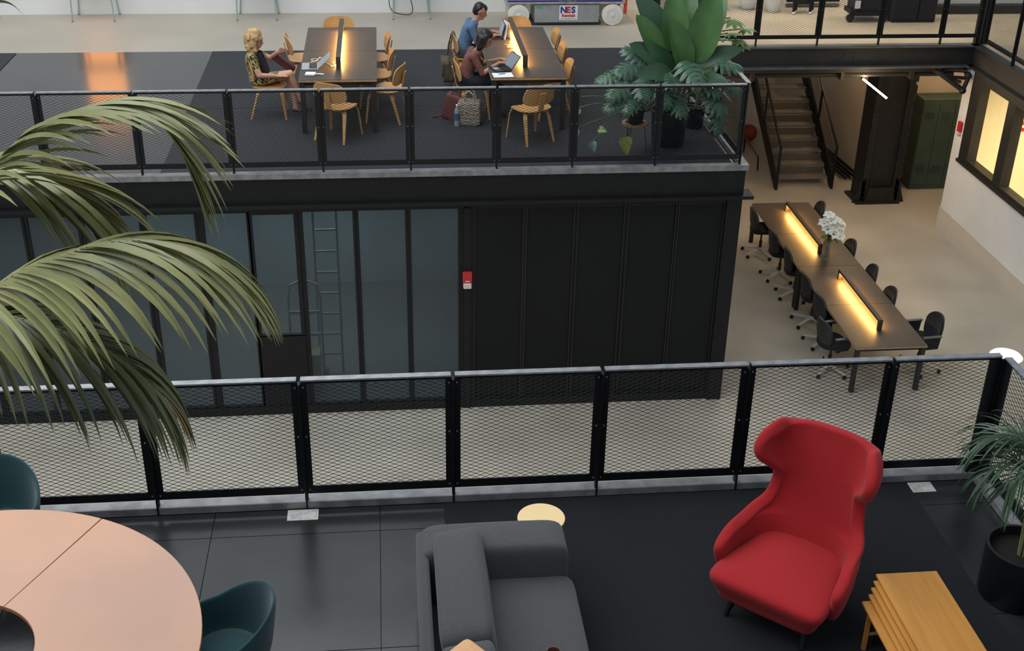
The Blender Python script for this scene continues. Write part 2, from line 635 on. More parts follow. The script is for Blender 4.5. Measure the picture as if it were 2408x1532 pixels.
def rail_parts(wd):
    k = round(wd, 2)
    if k in RC:
        return RC[k]
    f = MB()
    sb = 0.042
    f.bb(0, sb, -0.006, 0.006, 0.124, 1.09)
    f.bb(wd - sb, wd, -0.006, 0.006, 0.124, 1.09)
    f.bb(0, 0.006, -0.0, 0.035, 0.124, 1.09)
    f.bb(wd - 0.006, wd, -0.0, 0.035, 0.124, 1.09)
    f.bb(sb, wd - sb, -0.006, 0.006, 0.124, 0.190)
    f.bb(sb, wd - sb, -0.006, 0.03, 0.124, 0.130)
    f.bb(sb, wd - sb, -0.006, 0.006, 1.06, 1.09)
    fm = f.mesh('panel', M['rail'], False)
    h = MB()
    h.bb(0.002, wd - 0.002, -0.028, 0.028, 1.088, 1.10)
    hm = h.mesh('handrail', M['hand'], False)
    im = diamond_mesh(wd - 2 * sb, 0.190, 1.06).mesh('wire_mesh', M['rail'], False)
    p = MB()
    p.bb(-0.0112, 0.0112, -0.012, 0.03, 0.0, 1.06)
    p.bb(-0.007, 0.007, -0.03, -0.012, 0.0, 1.06)
    p.bb(-0.012, 0.012, -0.034, -0.03, 0.98, 1.03)
    pm = p.mesh('post', M['rail'], False)
    b = MB()
    for z in (0.16, 0.62, 1.03):
        for sx in (-0.028, 0.028):
            b.lathe([(0.007, 0), (0.006, 0.006)], 6, T(sx, -0.006, z) @ rot('X', 90))
    bmm = b.mesh('bolt', M['curb'], True)
    RC[k] = (fm, hm, im, pm, bmm, sb)
    return RC[k]


def railing(label, origin, direction, stations, ends=(True, True)):
    """stations: distances of the posts along the run"""
    t = thing('mesh_railing', label, 'railing', origin, math.atan2(direction[1], direction[0]), 'black expanded-metal railings')
    g = 0.011
    for i, s0 in enumerate(stations):
        if i + 1 < len(stations):
            wd = stations[i + 1] - s0 - 2 * g
            fm, hm, im, pm, bmm, sb = rail_parts(wd)
            sx = wd / round(wd, 2)
            p = obj('panel', fm, t, (s0 + g, 0, 0))
            h = obj('handrail', hm, p)
            stuff(obj('wire_mesh', im, p, (sb, 0, 0)))
        if (i > 0 or ends[0]) and (i + 1 < len(stations) or ends[1]):
            pm, bmm = rail_parts(1.05)[3:5]
            pp = obj('post', pm, t, (s0, 0, 0))
            stuff(obj('bolt', bmm, pp))
    return t


nx_ = [-6.06, -4.98, -3.90, -2.825, -1.749, -0.674, 0.408, 1.484, 2.559, 3.642, 4.478]
railing('long black mesh railing at the near deck edge behind the sofa and red armchair', (nx_[0], 7.525, 0.0), (1, 0), [x - nx_[0] for x in nx_])
railing('black mesh railing behind the potted palm at the right end of the near deck', (4.50, 3.3, 0.0), (0, 1), [0, 1.06, 2.12, 3.18, 4.195], ends=(True, False))
fx_ = [-6.25, -5.17, -4.083, -2.976, -1.883, -0.80, 0.275, 1.341, 2.294, 3.349, 4.446]
railing('black mesh railing along the front of the far deck with the long tables', (fx_[0], 14.42, 0.0), (1, 0), [x - fx_[0] for x in fx_])
railing('black mesh railing on the right side of the far deck beside the big plants', (4.47, 14.45, 0.0), (0, 1), [0, 1.42, 2.84, 4.26, 5.68], ends=(False, True))
railing('black mesh railing of the gallery above the steel staircase', (4.53, 20.22, 0.0), (1, 0), [0, 0.68, 1.757, 2.833, 3.918, 5.023, 5.70])
railing('black mesh railing above the white right-hand wall, at the right photo edge', (10.22, 13.6, 0.0), (0, 1), [0, 1.05, 2.1, 3.15, 4.2, 5.26, 6.3], ends=(True, False))
cp = thing('corner_post', 'thick black corner post where the gallery railings meet, upper right', 'post', (10.29, 20.28, 0))
MB().bb(-0.09, -0.02, -0.05, 0.05, 0, 2.2).build('flange_left', M['rail'], cp, smooth=False)
MB().bb(0.02, 0.13, -0.05, 0.05, 0, 2.2).build('flange_right', M['rail'], cp, smooth=False)
MB().bb(-0.02, 0.02, -0.02, 0.02, 0, 2.2).build('web', M['flange'], cp, smooth=False)
# front corner post of the near deck: two flats and an angle
c2 = thing('corner_post', 'wide black corner post of the near railing next to the potted palm', 'post', (4.49, 7.52, 0))
MB().bb(-0.11, -0.015, -0.012, 0.0, 0.02, 1.07).build('flange_left', M['rail'], c2, smooth=False)
MB().bb(0.0, 0.012, -0.12, -0.01, 0.02, 1.07).build('flange_right', M['rail'], c2, smooth=False)
# ------------------------------------------------------------------ long lamp tables
M['lam'] = mat('dark_laminate', (0.060, 0.045, 0.032), 0.45, var=0.10, scale=3, bump=0.02, bscale=80)
M['edge'] = mat('plywood_edge', (0.42, 0.27, 0.14), 0.55, var=0.15, scale=30)
M['leg'] = mat('dark_table_leg', (0.020, 0.019, 0.018), 0.5)
M['led'] = mat('warm_led_strip', (1, 0.8, 0.4), 0.4, emit=(1.0, 0.46, 0.09), estr=2.2)
M['ply'] = mat('moulded_plywood', (0.66, 0.37, 0.14), 0.38, col2=(0.54, 0.28, 0.10), scale=5, stretch=(12, 1, 12))


LEDW = 27


def lamp_divider(t, x, y0, y1, zt=0.74):
    d = MB()
    d.bb(x - 0.032, x + 0.032, y0, y1, zt + 0.125, zt + 0.168)
    d.bb(x - 0.032, x + 0.032, y0, y0 + 0.045, zt, zt + 0.13)
    d.bb(x - 0.032, x + 0.032, y1 - 0.045, y1, zt, zt + 0.13)
    p = d.build('lamp_divider', M['lam'], t, smooth=False, bevel=0.003)
    s = MB()
    s.bb(x - 0.024, x + 0.024, y0 + 0.05, y1 - 0.05, zt + 0.110, zt + 0.125)
    s.build('light_strip', M['led'], p, smooth=False)
    a = area('strip_light', (x, (y0 + y1) / 2, zt + 0.108), (0.05, y1 - y0 - 0.12), LEDW, (1.0, 0.52, 0.13))
    a.parent = t


def lamp_table(label, x0, x1, y0, y1, zf, dy0, dy1, seam, ends=(True, True)):
    t = thing('lamp_table', label, 'table', ((x0 + x1) / 2, (y0 + y1) / 2, zf), 0, 'long dark work tables with lamp dividers')
    hx, hy = (x1 - x0) / 2, (y1 - y0) / 2
    sm = seam - (y0 + y1) / 2
    for a, b in ((-hy, sm - 0.002), (sm + 0.002, hy)):
        tp = MB().bb(-hx + 0.002, hx - 0.002, a + 0.002, b - 0.002, 0.734, 0.74).build('tabletop', M['lam'], t, smooth=False)
        MB().bb(-hx, hx, a, b, 0.708, 0.7345).build('plywood_core', M['edge'], tp, smooth=False)
    ap = MB()
    for sx in (-1, 1):
        ap.bb(sx * (hx - 0.07) - 0.015, sx * (hx - 0.07) + 0.015, -hy + 0.06, hy - 0.06, 0.65, 0.708)
    for sy in (-1, 1):
        ap.bb(-hx + 0.05, hx - 0.05, sy * (hy - 0.07) - 0.015, sy * (hy - 0.07) + 0.015, 0.65, 0.708)
    ap.build('apron', M['leg'], t, smooth=False)
    for sx in (-1, 1):
        for sy in (-1, 1):
            MB().bb(sx * (hx - 0.045) - 0.032, sx * (hx - 0.045) + 0.032, sy * (hy - 0.045) - 0.032, sy * (hy - 0.045) + 0.032, 0, 0.708).build('leg', M['leg'], t, smooth=False, bevel=0.004)
    lamp_divider(t, 0.0, dy0 - (y0 + y1) / 2, dy1 - (y0 + y1) / 2)
    return t


lamp_table('dark long table with glowing lamp divider where the blonde woman sits', -1.147, -0.119, 15.972, 18.735, 0.010, 16.47, 18.60, 17.40)
lamp_table('dark long table with glowing lamp divider where two people use laptops', 1.398, 2.425, 15.972, 18.68, 0.010, 16.47, 18.70 - 0.1, 17.42)
lamp_table('lower-hall lamp table nearest the white vase, far half of the row', 6.438, 7.482, 17.195, 19.879, LOW, 17.67, 19.52, 18.5)
lamp_table('lower-hall lamp table closest to the near railing, in front half of the row', 6.438, 7.482, 14.497, 17.19, LOW, 14.99, 16.73, 15.83)


# ------------------------------------------------------------------ moulded plywood chairs
def disc_shell(hw, hh, f, n=3.0, rings=5, seg=28, th=0.012):
    """rounded panel: f(u,v) -> (point, normal)"""
    mb = MB()
    top, bot = [], []
    for i in range(rings + 1):
        r = i / rings
        for k in range(seg):
            a = 2 * PI * k / seg
            c, s = math.cos(a), math.sin(a)
            u = math.copysign(abs(c) ** (2 / n), c) * hw * r
            v = math.copysign(abs(s) ** (2 / n), s) * hh * r
            p, nn = f(u, v)
            top.append(p + nn * th / 2)
            bot.append(p - nn * th / 2)
    N = len(top)
    fs = []
    for i in range(rings):
        for k in range(seg):
            k2 = (k + 1) % seg
            q = (i * seg + k, i * seg + k2, (i + 1) * seg + k2, (i + 1) * seg + k)
            fs.append(q[::-1])
            fs.append(tuple(N + j for j in q))
    for k in range(seg):
        k2 = (k + 1) % seg
        a, b = rings * seg + k, rings * seg + k2
        fs.append((a, N + a, N + b, b))
    mb.add(top + bot, fs)
    return mb


def ply_chair(name, label, loc, rz, group):
    t = thing(name, label, 'chair', loc, rz, group)

    def seat(u, v):
        z = 0.435 - 0.035 * max(0, v / 0.22 - 0.2) ** 2 + 0.018 * (u / 0.25) ** 2 + 0.02 * max(0, -v / 0.22 - 0.2) ** 2
        return Vector((u, v, z)), Vector((0, 0, 1))

    def back(u, v):
        y = -0.235 + 0.055 * (u / 0.24) ** 2 - 0.20 * v
        return Vector((u * (1 - 0.08 * v / 0.13), y, 0.665 + v)), Vector((0, -1, -0.15)).normalized()
    disc_shell(0.25, 0.225, seat, 2.9, th=0.013).build('seat', M['ply'], t, angle=50)
    disc_shell(0.24, 0.14, back, 3.2, th=0.012).build('backrest', M['ply'], t, angle=50)
    sp = [(0.08, 0.415), (-0.06, 0.405), (-0.17, 0.41), (-0.225, 0.45), (-0.245, 0.53), (-0.262, 0.62), (-0.28, 0.70)]
    rows = []
    b = MB()
    for k in range(len(sp) - 1):
        b.bar((0, sp[k][0], sp[k][1]), (0, sp[k + 1][0], sp[k + 1][1]), 0.085, 0.013, up=(1, 0, 0.001)) if False else None
    top = [[(x, y - 0.006, z) for y, z in sp] for x in (-0.042, 0.042)]
    bot = [[(x, y + 0.006, z + 0.006) for y, z in sp] for x in (-0.042, 0.042)]
    n = len(sp)
    vs = top[0] + top[1] + bot[0] + bot[1]
    fs = []
    for i in range(n - 1):
        fs += [(i, i + 1, n + i + 1, n + i), (2 * n + i, 3 * n + i, 3 * n + i + 1, 2 * n + i + 1), (i, 2 * n + i, 2 * n + i + 1, i + 1), (n + i, n + i + 1, 3 * n + i + 1, 3 * n + i)]
    fs += [(0, n, 3 * n, 2 * n), (n - 1, 3 * n - 1, 4 * n - 1, 2 * n - 1)]
    b.add(vs, fs)
    b.build('spine', M['ply'], t, weld=True)
    c = MB()
    c.bar((-0.19, 0.16, 0.408), (0.19, 0.16, 0.408), 0.055, 0.014)
    c.bar((-0.17, -0.12, 0.408), (0.17, -0.12, 0.408), 0.055, 0.014)
    c.build('leg_bracket', M['ply'], t, smooth=False)
    for sx in (-1, 1):
        l = MB()
        l.bar((sx * 0.185, 0.165, 0.412), (sx * 0.205, 0.19, 0.34), 0.055, 0.016)
        l.bar((sx * 0.205, 0.19, 0.345), (sx * 0.235, 0.225, 0.0), 0.052, 0.016, wx2=0.028)
        l.build('leg', M['ply'], t, smooth=False, bevel=0.003)
        l = MB()
        l.bar((sx * 0.165, -0.12, 0.412), (sx * 0.185, -0.15, 0.34), 0.055, 0.016)
        l.bar((sx * 0.185, -0.15, 0.345), (sx * 0.215, -0.255, 0.0), 0.052, 0.016, wx2=0.028)
        l.build('leg', M['ply'], t, smooth=False, bevel=0.003)
    return t


R_ = math.radians
GP = 'moulded plywood chairs on the far deck'
pc = ply_chair('plywood_chair', 'plywood chair under the blonde woman at the left table', (-1.61, 16.82, 0.01), R_(-90), GP)
for x, y, a, lb in [
    (-1.20, 18.12, -80, 'empty plywood chair on the left side of the left lamp table, behind the blonde woman'),
    (-0.70, 18.93, 180, 'plywood chair at the far end of the left lamp table'),
    (-0.17, 18.10, 92, 'plywood chair farthest back on the right side of the left lamp table'),
    (-0.14, 17.24, 88, 'middle plywood chair on the right side of the left lamp table'),
    (0.00, 16.55, 72, 'plywood chair nearest the railing on the right side of the left lamp table'),
    (-0.65, 15.83, -27, 'plywood chair at the near end of the left lamp table, close behind the railing'),
    (1.25, 18.14, -90, 'plywood chair under the man in the blue shirt'),
    (1.20, 16.68, -90, 'plywood chair under the woman in the maroon blouse'),
    (2.05, 18.86, 180, 'plywood chair at the far end of the right lamp table'),
    (2.37, 18.30, 90, 'plywood chair farthest back on the right side of the right lamp table'),
    (2.36, 17.50, 90, 'middle plywood chair on the right side of the right lamp table'),
    (2.33, 16.60, 90, 'plywood chair nearest the railing on the right side of the right lamp table'),
    (1.90, 15.62, 27, 'plywood chair at the near end of the right lamp table, back to the railing'),
]:
    dup(pc, (x, y, 0.01), R_(a), lb)

# ------------------------------------------------------------------ office chairs of the lower hall
M['oshell'] = mat('dark_grey_chair_shell', (0.035, 0.036, 0.038), 0.55, var=0.1, scale=6)
M['ofab'] = mat('black_chair_fabric', (0.011, 0.012, 0.016), 0.9, var=0.2, scale=120, sheen=0.05)
M['owhite'] = mat('pale_cast_aluminium', (0.62, 0.61, 0.57), 0.4)
M['cast'] = mat('black_caster', (0.012, 0.011, 0.010), 0.5)


def office_chair(label, loc, rz, arms=False, group='black swivel chairs at the lower lamp tables'):
    t = thing('swivel_chair', label, 'chair', loc, rz, group)

    def seat(u, v):
        z = 0.46 + 0.03 * (u / 0.23) ** 2 - 0.03 * max(0, v / 0.22 - 0.3) ** 2
        return Vector((u, v + 0.02, z)), Vector((0, 0, 1))

    def back(u, v):
        k = v / 0.21
        wz = 1.0 - 0.20 * max(0, k - 0.2) ** 2 - 0.22 * max(0, -k + 0.1) ** 2
        y = -0.215 + 0.06 * (u / 0.22) ** 2 - 0.10 * v + 0.03 * max(0, -k) ** 2
        return Vector((u * wz, y, 0.655 + v)), Vector((0, -1, -0.1)).normalized()
    disc_shell(0.23, 0.22, seat, 3.0, th=0.05).build('seat', M['ofab'], t, angle=60)
    bk = disc_shell(0.22, 0.235, back, 3.0, th=0.026).build('backrest', M['oshell'], t, angle=60)

    def pad(u, v):
        p, n = back(u, v)
        return p + Vector((0, 0.022, 0)), n
    disc_shell(0.205, 0.22, pad, 3.0, th=0.02).build('back_pad', M['ofab'], bk, angle=60)
    MB().bar((0, -0.18, 0.46), (0, 0.02, 0.435), 0.16, 0.03).build('seat_link', M['oshell'], t, smooth=False, bevel=0.01)
    st = MB()
    st.lathe([(0.026, 0.11), (0.026, 0.26), (0.016, 0.26), (0.016, 0.44)], 12)
    st.build('stem', M['cast'], t)
    MB().lathe([(0.045, 0.075), (0.045, 0.12), (0.03, 0.135)], 14).build('hub', M['owhite'], t)
    for k in range(5):
        a = 2 * PI * k / 5 + 0.3
        d = Vector((math.cos(a), math.sin(a), 0))
        sp = MB().bar(d * 0.02 + Vector((0, 0, 0.105)), d * 0.33 + Vector((0, 0, 0.07)), 0.05, 0.028, wx2=0.03, wy2=0.02).build('base_spoke', M['owhite'], t, smooth=False, bevel=0.004)
        cs = MB()
        n = Vector((-d.y, d.x, 0))
        for s_ in (-0.014, 0.014):
            c = d * 0.32 + n * s_ + Vector((0, 0, 0.028))
            mx = T(*c) @ Matrix.Rotation(a, 4, 'Z') @ rot('X', 90)
            cs.lathe([(0.018, -0.009), (0.028, -0.006), (0.028, 0.006), (0.018, 0.009)], 12, mx)
        cs.bar(d * 0.32 + Vector((0, 0, 0.035)), d * 0.32 + Vector((0, 0, 0.07)), 0.022)
        cs.build('caster', M['cast'], sp)
    if arms:
        for sx in (-1, 1):
            a_ = MB()
            a_.bb(sx * 0.275 - 0.028, sx * 0.275 + 0.028, -0.13, 0.16, 0.655, 0.675)
            am = a_.build('armrest', M['flange'], t, smooth=False, bevel=0.008)
            q = MB()
            q.prism([(-0.10, 0.0), (0.10, 0.0), (0.135, 0.19), (-0.12, 0.19)], -0.008, 0.008, T(sx * 0.275, 0, 0.465) @ Matrix(((0, 0, 1, 0), (1, 0, 0, 0), (0, 1, 0, 0), (0, 0, 0, 1))))
            q.build('arm_plate', M['ofab'], am, smooth=False)
    return t


oc = office_chair('swivel chair at the far left corner of the lower lamp tables', (6.50, 19.33, LOW), R_(-90))
for x, y, a, lb in [
    (6.56, 18.36, -86, 'second swivel chair from the far end, left side of the lower lamp tables'),
    (6.60, 17.64, -95, 'third swivel chair from the far end, left side of the lower lamp tables'),
    (6.58, 16.66, -90, 'fourth swivel chair from the far end on the left of the lower tables'),
    (6.56, 15.98, -84, 'fifth swivel chair on the left, beside the one with armrests'),
    (7.39, 19.50, 90, 'swivel chair on the right of the lower tables, behind the white flowers'),
    (7.36, 17.84, 92, 'swivel chair back just right of the glass vase on the lower tables'),
    (7.36, 16.86, 88, 'second swivel chair right of the vase, beside the start of the near lamp'),
    (7.35, 16.05, 90, 'swivel chair on the right beside the middle of the near lower lamp'),
]:
    dup(oc, (x, y, LOW), R_(a), lb)
oc2 = office_chair('swivel armchair at the near left corner of the lower lamp tables', (6.36, 15.17, LOW), R_(-80), True)
dup(oc2, (7.70, 15.14, LOW), R_(97), 'swivel armchair pulled out at the near right corner of the lower tables')

# ------------------------------------------------------------------ vase with white lilies
vz = LOW + 0.74
vs_ = thing('glass_vase', 'clear glass vase full of white lilies on the lower lamp table', 'vase', (6.965, 17.43, vz))
vg = bpy.data.materials.new('vase_glass')
vg.use_nodes = True
nt = vg.node_tree
tr = nt.nodes.new('ShaderNodeBsdfTransparent')
tr.inputs[0].default_value = (0.86, 0.87, 0.82, 1)
gl = nt.nodes.new('ShaderNodeBsdfGlossy')
gl.inputs['Roughness'].default_value = 0.05
df = nt.nodes.new('ShaderNodeBsdfDiffuse')
df.inputs[0].default_value = (0.55, 0.52, 0.44, 1)
m1 = nt.nodes.new('ShaderNodeMixShader')
m1.inputs[0].default_value = 0.22
m2 = nt.nodes.new('ShaderNodeMixShader')
m2.inputs[0].default_value = 0.12
nt.links.new(tr.outputs[0], m1.inputs[1])
nt.links.new(df.outputs[0], m1.inputs[2])
nt.links.new(m1.outputs[0], m2.inputs[1])
nt.links.new(gl.outputs[0], m2.inputs[2])
nt.links.new(m2.outputs[0], nt.nodes['Material Output'].inputs[0])
MB().lathe([(0.062, 0), (0.064, 0.02), (0.066, 0.34), (0.062, 0.34), (0.058, 0.025)], 20, cap=False).build('vessel', vg, vs_)
M['stem'] = mat('flower_stem_green', (0.05, 0.12, 0.04), 0.6)
M['lily'] = mat('white_lily_petal', (0.92, 0.90, 0.80), 0.6)
random.seed(5)
heads = [(0.0, -0.02, 0.68), (-0.10, 0.0, 0.63), (0.09, 0.03, 0.66), (0.03, -0.06, 0.58), (-0.06, -0.08, 0.56), (0.15, -0.02, 0.57), (0.13, -0.12, 0.46), (0.03, -0.14, 0.50), (-0.02, 0.05, 0.73), (0.19, 0.05, 0.60)]
lm = MB()
for k in range(6):
    a = 2 * PI * k / 6
    rows = []
    for i in range(6):
        t = i / 5
        r = 0.012 + 0.085 * t
        z = 0.05 * math.sin(t * 2.2) - 0.02 * t * t
        wd = 0.030 * math.sin(PI * min(1, 0.12 + 0.86 * t)) + 0.001
        c = Vector((r * math.cos(a), r * math.sin(a), z))
        s_ = Vector((-math.sin(a), math.cos(a), 0)) * wd
        rows.append([c - s_, c + Vector((0, 0, -0.006)), c + s_])
    lm.grid(rows)
lme = lm.mesh('flower', M['lily'])
LILY = []
for i, (x, y, z) in enumerate(heads):
    ly = thing('lily', 'white lily standing in the glass vase on the lower lamp table', 'flower', (6.965, 17.43, vz + 0.006), 0, 'white lilies in the glass vase')
    LILY.append(ly)
    st = MB().tube([(x * 0.1, y * 0.1, 0.03), (x * 0.25, y * 0.25, 0.32), (x * 0.8, y * 0.8, z - 0.06), (x, y, z)], 0.0035, 5).build('stem', M['stem'], ly)
    f = obj('flower', lme, ly, (x, y, z))
    d = Vector((x, y - 0.12, 0.22)).normalized()
    f.rotation_mode = 'QUATERNION'
    f.rotation_quaternion = Vector((0, 0, 1)).rotation_difference(d)
    f.scale = (1.1, 1.1, 1.1)
lf = MB()
rows = []
for i in range(7):
    t = i / 6
    wd = 0.022 * math.sin(PI * min(1, 0.08 + 0.9 * t)) + 0.001
    rows.append([(-wd, t * 0.17, 0.05 * math.sin(t * 2.4)), (0, t * 0.17, 0.05 * math.sin(t * 2.4) - 0.006), (wd, t * 0.17, 0.05 * math.sin(t * 2.4))])
lf.grid(rows)
lfm = lf.mesh('leaf', M['stem'])
for k in range(14):
    l = obj('leaf', lfm, LILY[k % 10], (random.uniform(-.04, .04), random.uniform(-.04, .04), random.uniform(0.33, 0.46)))
    l.rotation_euler = (random.uniform(-0.5, 0.5), random.uniform(-0.3, 0.3), 2 * PI * k / 14)
# ------------------------------------------------------------------ near deck: rug, floor sockets
o = MB().bb(0.33, 3.91, 3.0, 7.485, 0, 0.010).build('carpet', M['carpet'], smooth=False)
tag(o, 'large charcoal rug under the red armchair and the grey sofa', 'rug')
SOCK = mat('brushed_socket_plate', (0.68, 0.67, 0.62), 0.4, metal=0.0, var=0.12, scale=30)
SOCK2 = mat('socket_lid', (0.56, 0.56, 0.53), 0.45, metal=0.0, var=0.2, scale=20)


def socket(label, x0, x1, y0, y1, z=0.0):
    t = thing('floor_socket', label, 'floor socket', ((x0 + x1) / 2, (y0 + y1) / 2, z), 0, 'metal floor sockets')
    a, b = (x1 - x0) / 2, (y1 - y0) / 2
    MB().bb(-a, a, -b, b, 0, 0.008).build('plate', SOCK, t, smooth=False, bevel=0.002)
    MB().bb(-a * 0.9, -a * 0.03, -b * 0.8, b * 0.8, 0.008, 0.011).build('lid', SOCK2, t, smooth=False, bevel=0.001)
    l = MB().bb(a * 0.03, a * 0.9, -b * 0.8, b * 0.8, 0.008, 0.011).build('lid', SOCK2, t, smooth=False, bevel=0.001)
    MB().lathe([(0.03, 0.011), (0.03, 0.0125), (0.022, 0.0125), (0.022, 0.0115)], 16, T(a * 0.5, -b * 0.2, 0), cap=False).build('ring', SOCK, l)


socket('silver floor socket on the black deck plates left of the sofa', -0.815, -0.59, 7.36, 7.485, 0.0)
socket('silver floor socket on the near deck right of the red armchair', 3.915, 4.10, 7.36, 7.485, 0.0)
socket('small silver floor socket on the far deck carpet at the left', -3.42, -3.24, 17.38, 17.52, 0.0)

# ------------------------------------------------------------------ red wing armchair
M['red'] = mat('red_wool', (0.38, 0.017, 0.020), 0.9, var=0.08, scale=160, bump=0.15, bscale=500, sheen=0.08, spec=0.25)


def interp(tab, z):
    for (a, va), (b, vb) in zip(tab, tab[1:]):
        if z <= b:
            t = (z - a) / (b - a)
            t = t * t * (3 - 2 * t)
            return va + (vb - va) * t
    return tab[-1][1]


rc = thing('wing_armchair', 'red upholstered wing armchair with high back on the charcoal rug', 'armchair', (2.52, 6.14, 0.01), R_(138))
EDGE = [(0.20, 0.18), (0.38, 0.25), (0.45, 0.26), (0.485, 0.22), (0.51, 0.10), (0.527, -0.06), (0.545, -0.18), (0.575, -0.255), (0.65, -0.285), (0.74, -0.30), (0.82, -0.30), (0.90, -0.23), (0.98, -0.14), (1.05, -0.12), (1.11, -0.18), (1.165, -0.33)]
WID = [(0.20, 0.33), (0.40, 0.37), (0.49, 0.368), (0.535, 0.335), (0.575, 0.285), (0.66, 0.262), (0.76, 0.245), (0.86, 0.245), (0.94, 0.31), (1.02, 0.345), (1.10, 0.335), (1.165, 0.265)]
rows = []
zs = [0.20, 0.30, 0.40, 0.445, 0.478, 0.498, 0.515, 0.53, 0.548, 0.575, 0.65, 0.73, 0.80, 0.86, 0.91, 0.97, 1.03, 1.09, 1.135, 1.165]
nt_ = 18
for z in zs:
    ye, wd = interp(EDGE, z), interp(WID, z)
    yb = -0.25 - (z - 0.3) * 0.24
    row = []
    for k in range(nt_ + 1):
        t = -1 + 2 * k / nt_
        a = t * PI / 2
        x = wd * math.copysign(abs(math.sin(a)) ** 0.62, a)
        y = yb + (ye - yb) * (1 - abs(math.cos(a)) ** 0.75)
        zz = z
        if z > 1.1:
            zz += 0.035 * (1 - t * t) - 0.02
        row.append((x, y, zz))
    rows.append(row)
sh = MB().grid(rows).build('shell', M['red'], rc, angle=180)
md = sh.modifiers.new('solid', 'SOLIDIFY')
md.thickness = 0.085
md.offset = 1.0
md2 = sh.modifiers.new('sub', 'SUBSURF')
md2.levels = md2.render_levels = 2


def cushion(x0, x1, y0, y1, z0, z1, m, name, parent, cr=0.3, puff=0.02, sub=2):
    """soft box: 4x4x3 lattice with pulled-in edges, then subdivision"""
    mb = MB()
    nx, ny, nz = 5, 5, 3
    idx = {}
    vs = []
    for i in range(nx + 1):
        for j in range(ny + 1):
            for k in range(nz + 1):
                if 0 < i < nx and 0 < j < ny and 0 < k < nz:
                    continue
                u, v, w_ = 2 * i / nx - 1, 2 * j / ny - 1, 2 * k / nz - 1
                x = lerp(x0, x1, i / nx)
                y = lerp(y0, y1, j / ny)
                z = lerp(z0, z1, k / nz)
                bul = (1 - u * u) * (1 - v * v)
                z += puff * bul * (1 if w_ > 0 else -1) * (abs(w_) ** 2)
                idx[(i, j, k)] = len(vs)
                vs.append((x, y, z))
    fs = []

    def q(a, b, c, d):
        fs.append(tuple(idx[t] for t in (a, b, c, d)))
    for i in range(nx):
        for j in range(ny):
            q((i, j, 0), (i, j + 1, 0), (i + 1, j + 1, 0), (i + 1, j, 0))
            q((i, j, nz), (i + 1, j, nz), (i + 1, j + 1, nz), (i, j + 1, nz))
    for i in range(nx):
        for k in range(nz):
            q((i, 0, k), (i + 1, 0, k), (i + 1, 0, k + 1), (i, 0, k + 1))
            q((i, ny, k), (i, ny, k + 1), (i + 1, ny, k + 1), (i + 1, ny, k))
    for j in range(ny):
        for k in range(nz):
            q((0, j, k), (0, j, k + 1), (0, j + 1, k + 1), (0, j + 1, k))
            q((nx, j, k), (nx, j + 1, k), (nx, j + 1, k + 1), (nx, j, k + 1))
    mb.add(vs, fs)
    return mb.build(name, m, parent, angle=180, subd=sub)


st = cushion(-0.40, 0.40, -0.36, 0.42, 0.16, 0.385, M['red'], 'seat', rc, puff=0.03)
for v in st.data.vertices:
    k = (v.co.y + 0.36) / 0.78
    v.co.x *= 0.80 + 0.20 * min(1, max(0, k - 0.35) / 0.35)
    if v.co.z < 0.26:
        v.co.x *= 0.86
        v.co.y = 0.03 + (v.co.y - 0.03) * 0.88
# seam between shell and wings
for sx in (-1, 1):
    MB().bar((sx * 0.23, 0.22, 0.20), (sx * 0.27, 0.30, 0.0), 0.045, 0.045, wx2=0.026, wy2=0.026).build('leg', M['black'], rc, smooth=False, bevel=0.006)
    MB().bar((sx * 0.21, -0.22, 0.22), (sx * 0.25, -0.36, 0.0), 0.045, 0.045, wx2=0.026, wy2=0.026).build('leg', M['black'], rc, smooth=False, bevel=0.006)

# ------------------------------------------------------------------ grey sofa
M['sofa'] = mat('slate_grey_weave', (0.062, 0.065, 0.067), 0.9, var=0.12, scale=90, bump=0.15, bscale=350, sheen=0.15)
sf = thing('sofa', 'dark slate grey sofa on the rug, cut by the bottom edge', 'sofa', (0.6, 5.3, 0.01))
ox, oy = 0.6, 5.3


def sc_(x0, x1, y0, y1, z0, z1, name, puff=0.015):
    return cushion(x0 - ox, x1 - ox, y0 - oy, y1 - oy, z0, z1, M['sofa'], name, sf, puff=puff)


MB().bb(0.10 - ox, 0.175 - ox, 4.15 - oy, 6.37 - oy, 0.10, 0.60).build('back_panel', M['sofa'], sf, smooth=False, bevel=0.02)
sc_(0.12, 1.06, 6.08, 6.40, 0.12, 0.645, 'arm', 0.02)
sc_(0.12, 1.06, 4.12, 4.40, 0.12, 0.645, 'arm', 0.02)
sc_(0.30, 1.09, 5.22, 6.12, 0.22, 0.42, 'seat_cushion', 0.025)
sc_(0.30, 1.09, 4.36, 5.22, 0.22, 0.42, 'seat_cushion', 0.025)
for y0, y1 in ((5.20, 6.24), (4.36, 5.20)):
    c = cushion(-0.155, 0.155, -(y1 - y0) / 2, (y1 - y0) / 2, -0.19, 0.19, M['sofa'], 'back_cushion', sf, puff=0.03)
    c.location = (0.375 - ox, (y0 + y1) / 2 - oy, 0.555)
    c.rotation_euler = (0, R_(-9), 0)
MB().bb(0.16 - ox, 1.03 - ox, 4.2 - oy, 6.32 - oy, 0.09, 0.23).build('base', M['sofa'], sf, smooth=False, bevel=0.01)
for x in (0.2, 0.98):
    for y in (4.25, 6.27):
        MB().bb(x - ox - 0.02, x - ox + 0.02, y - oy - 0.02, y - oy + 0.02, 0, 0.10).build('leg', M['black'], sf, smooth=False)
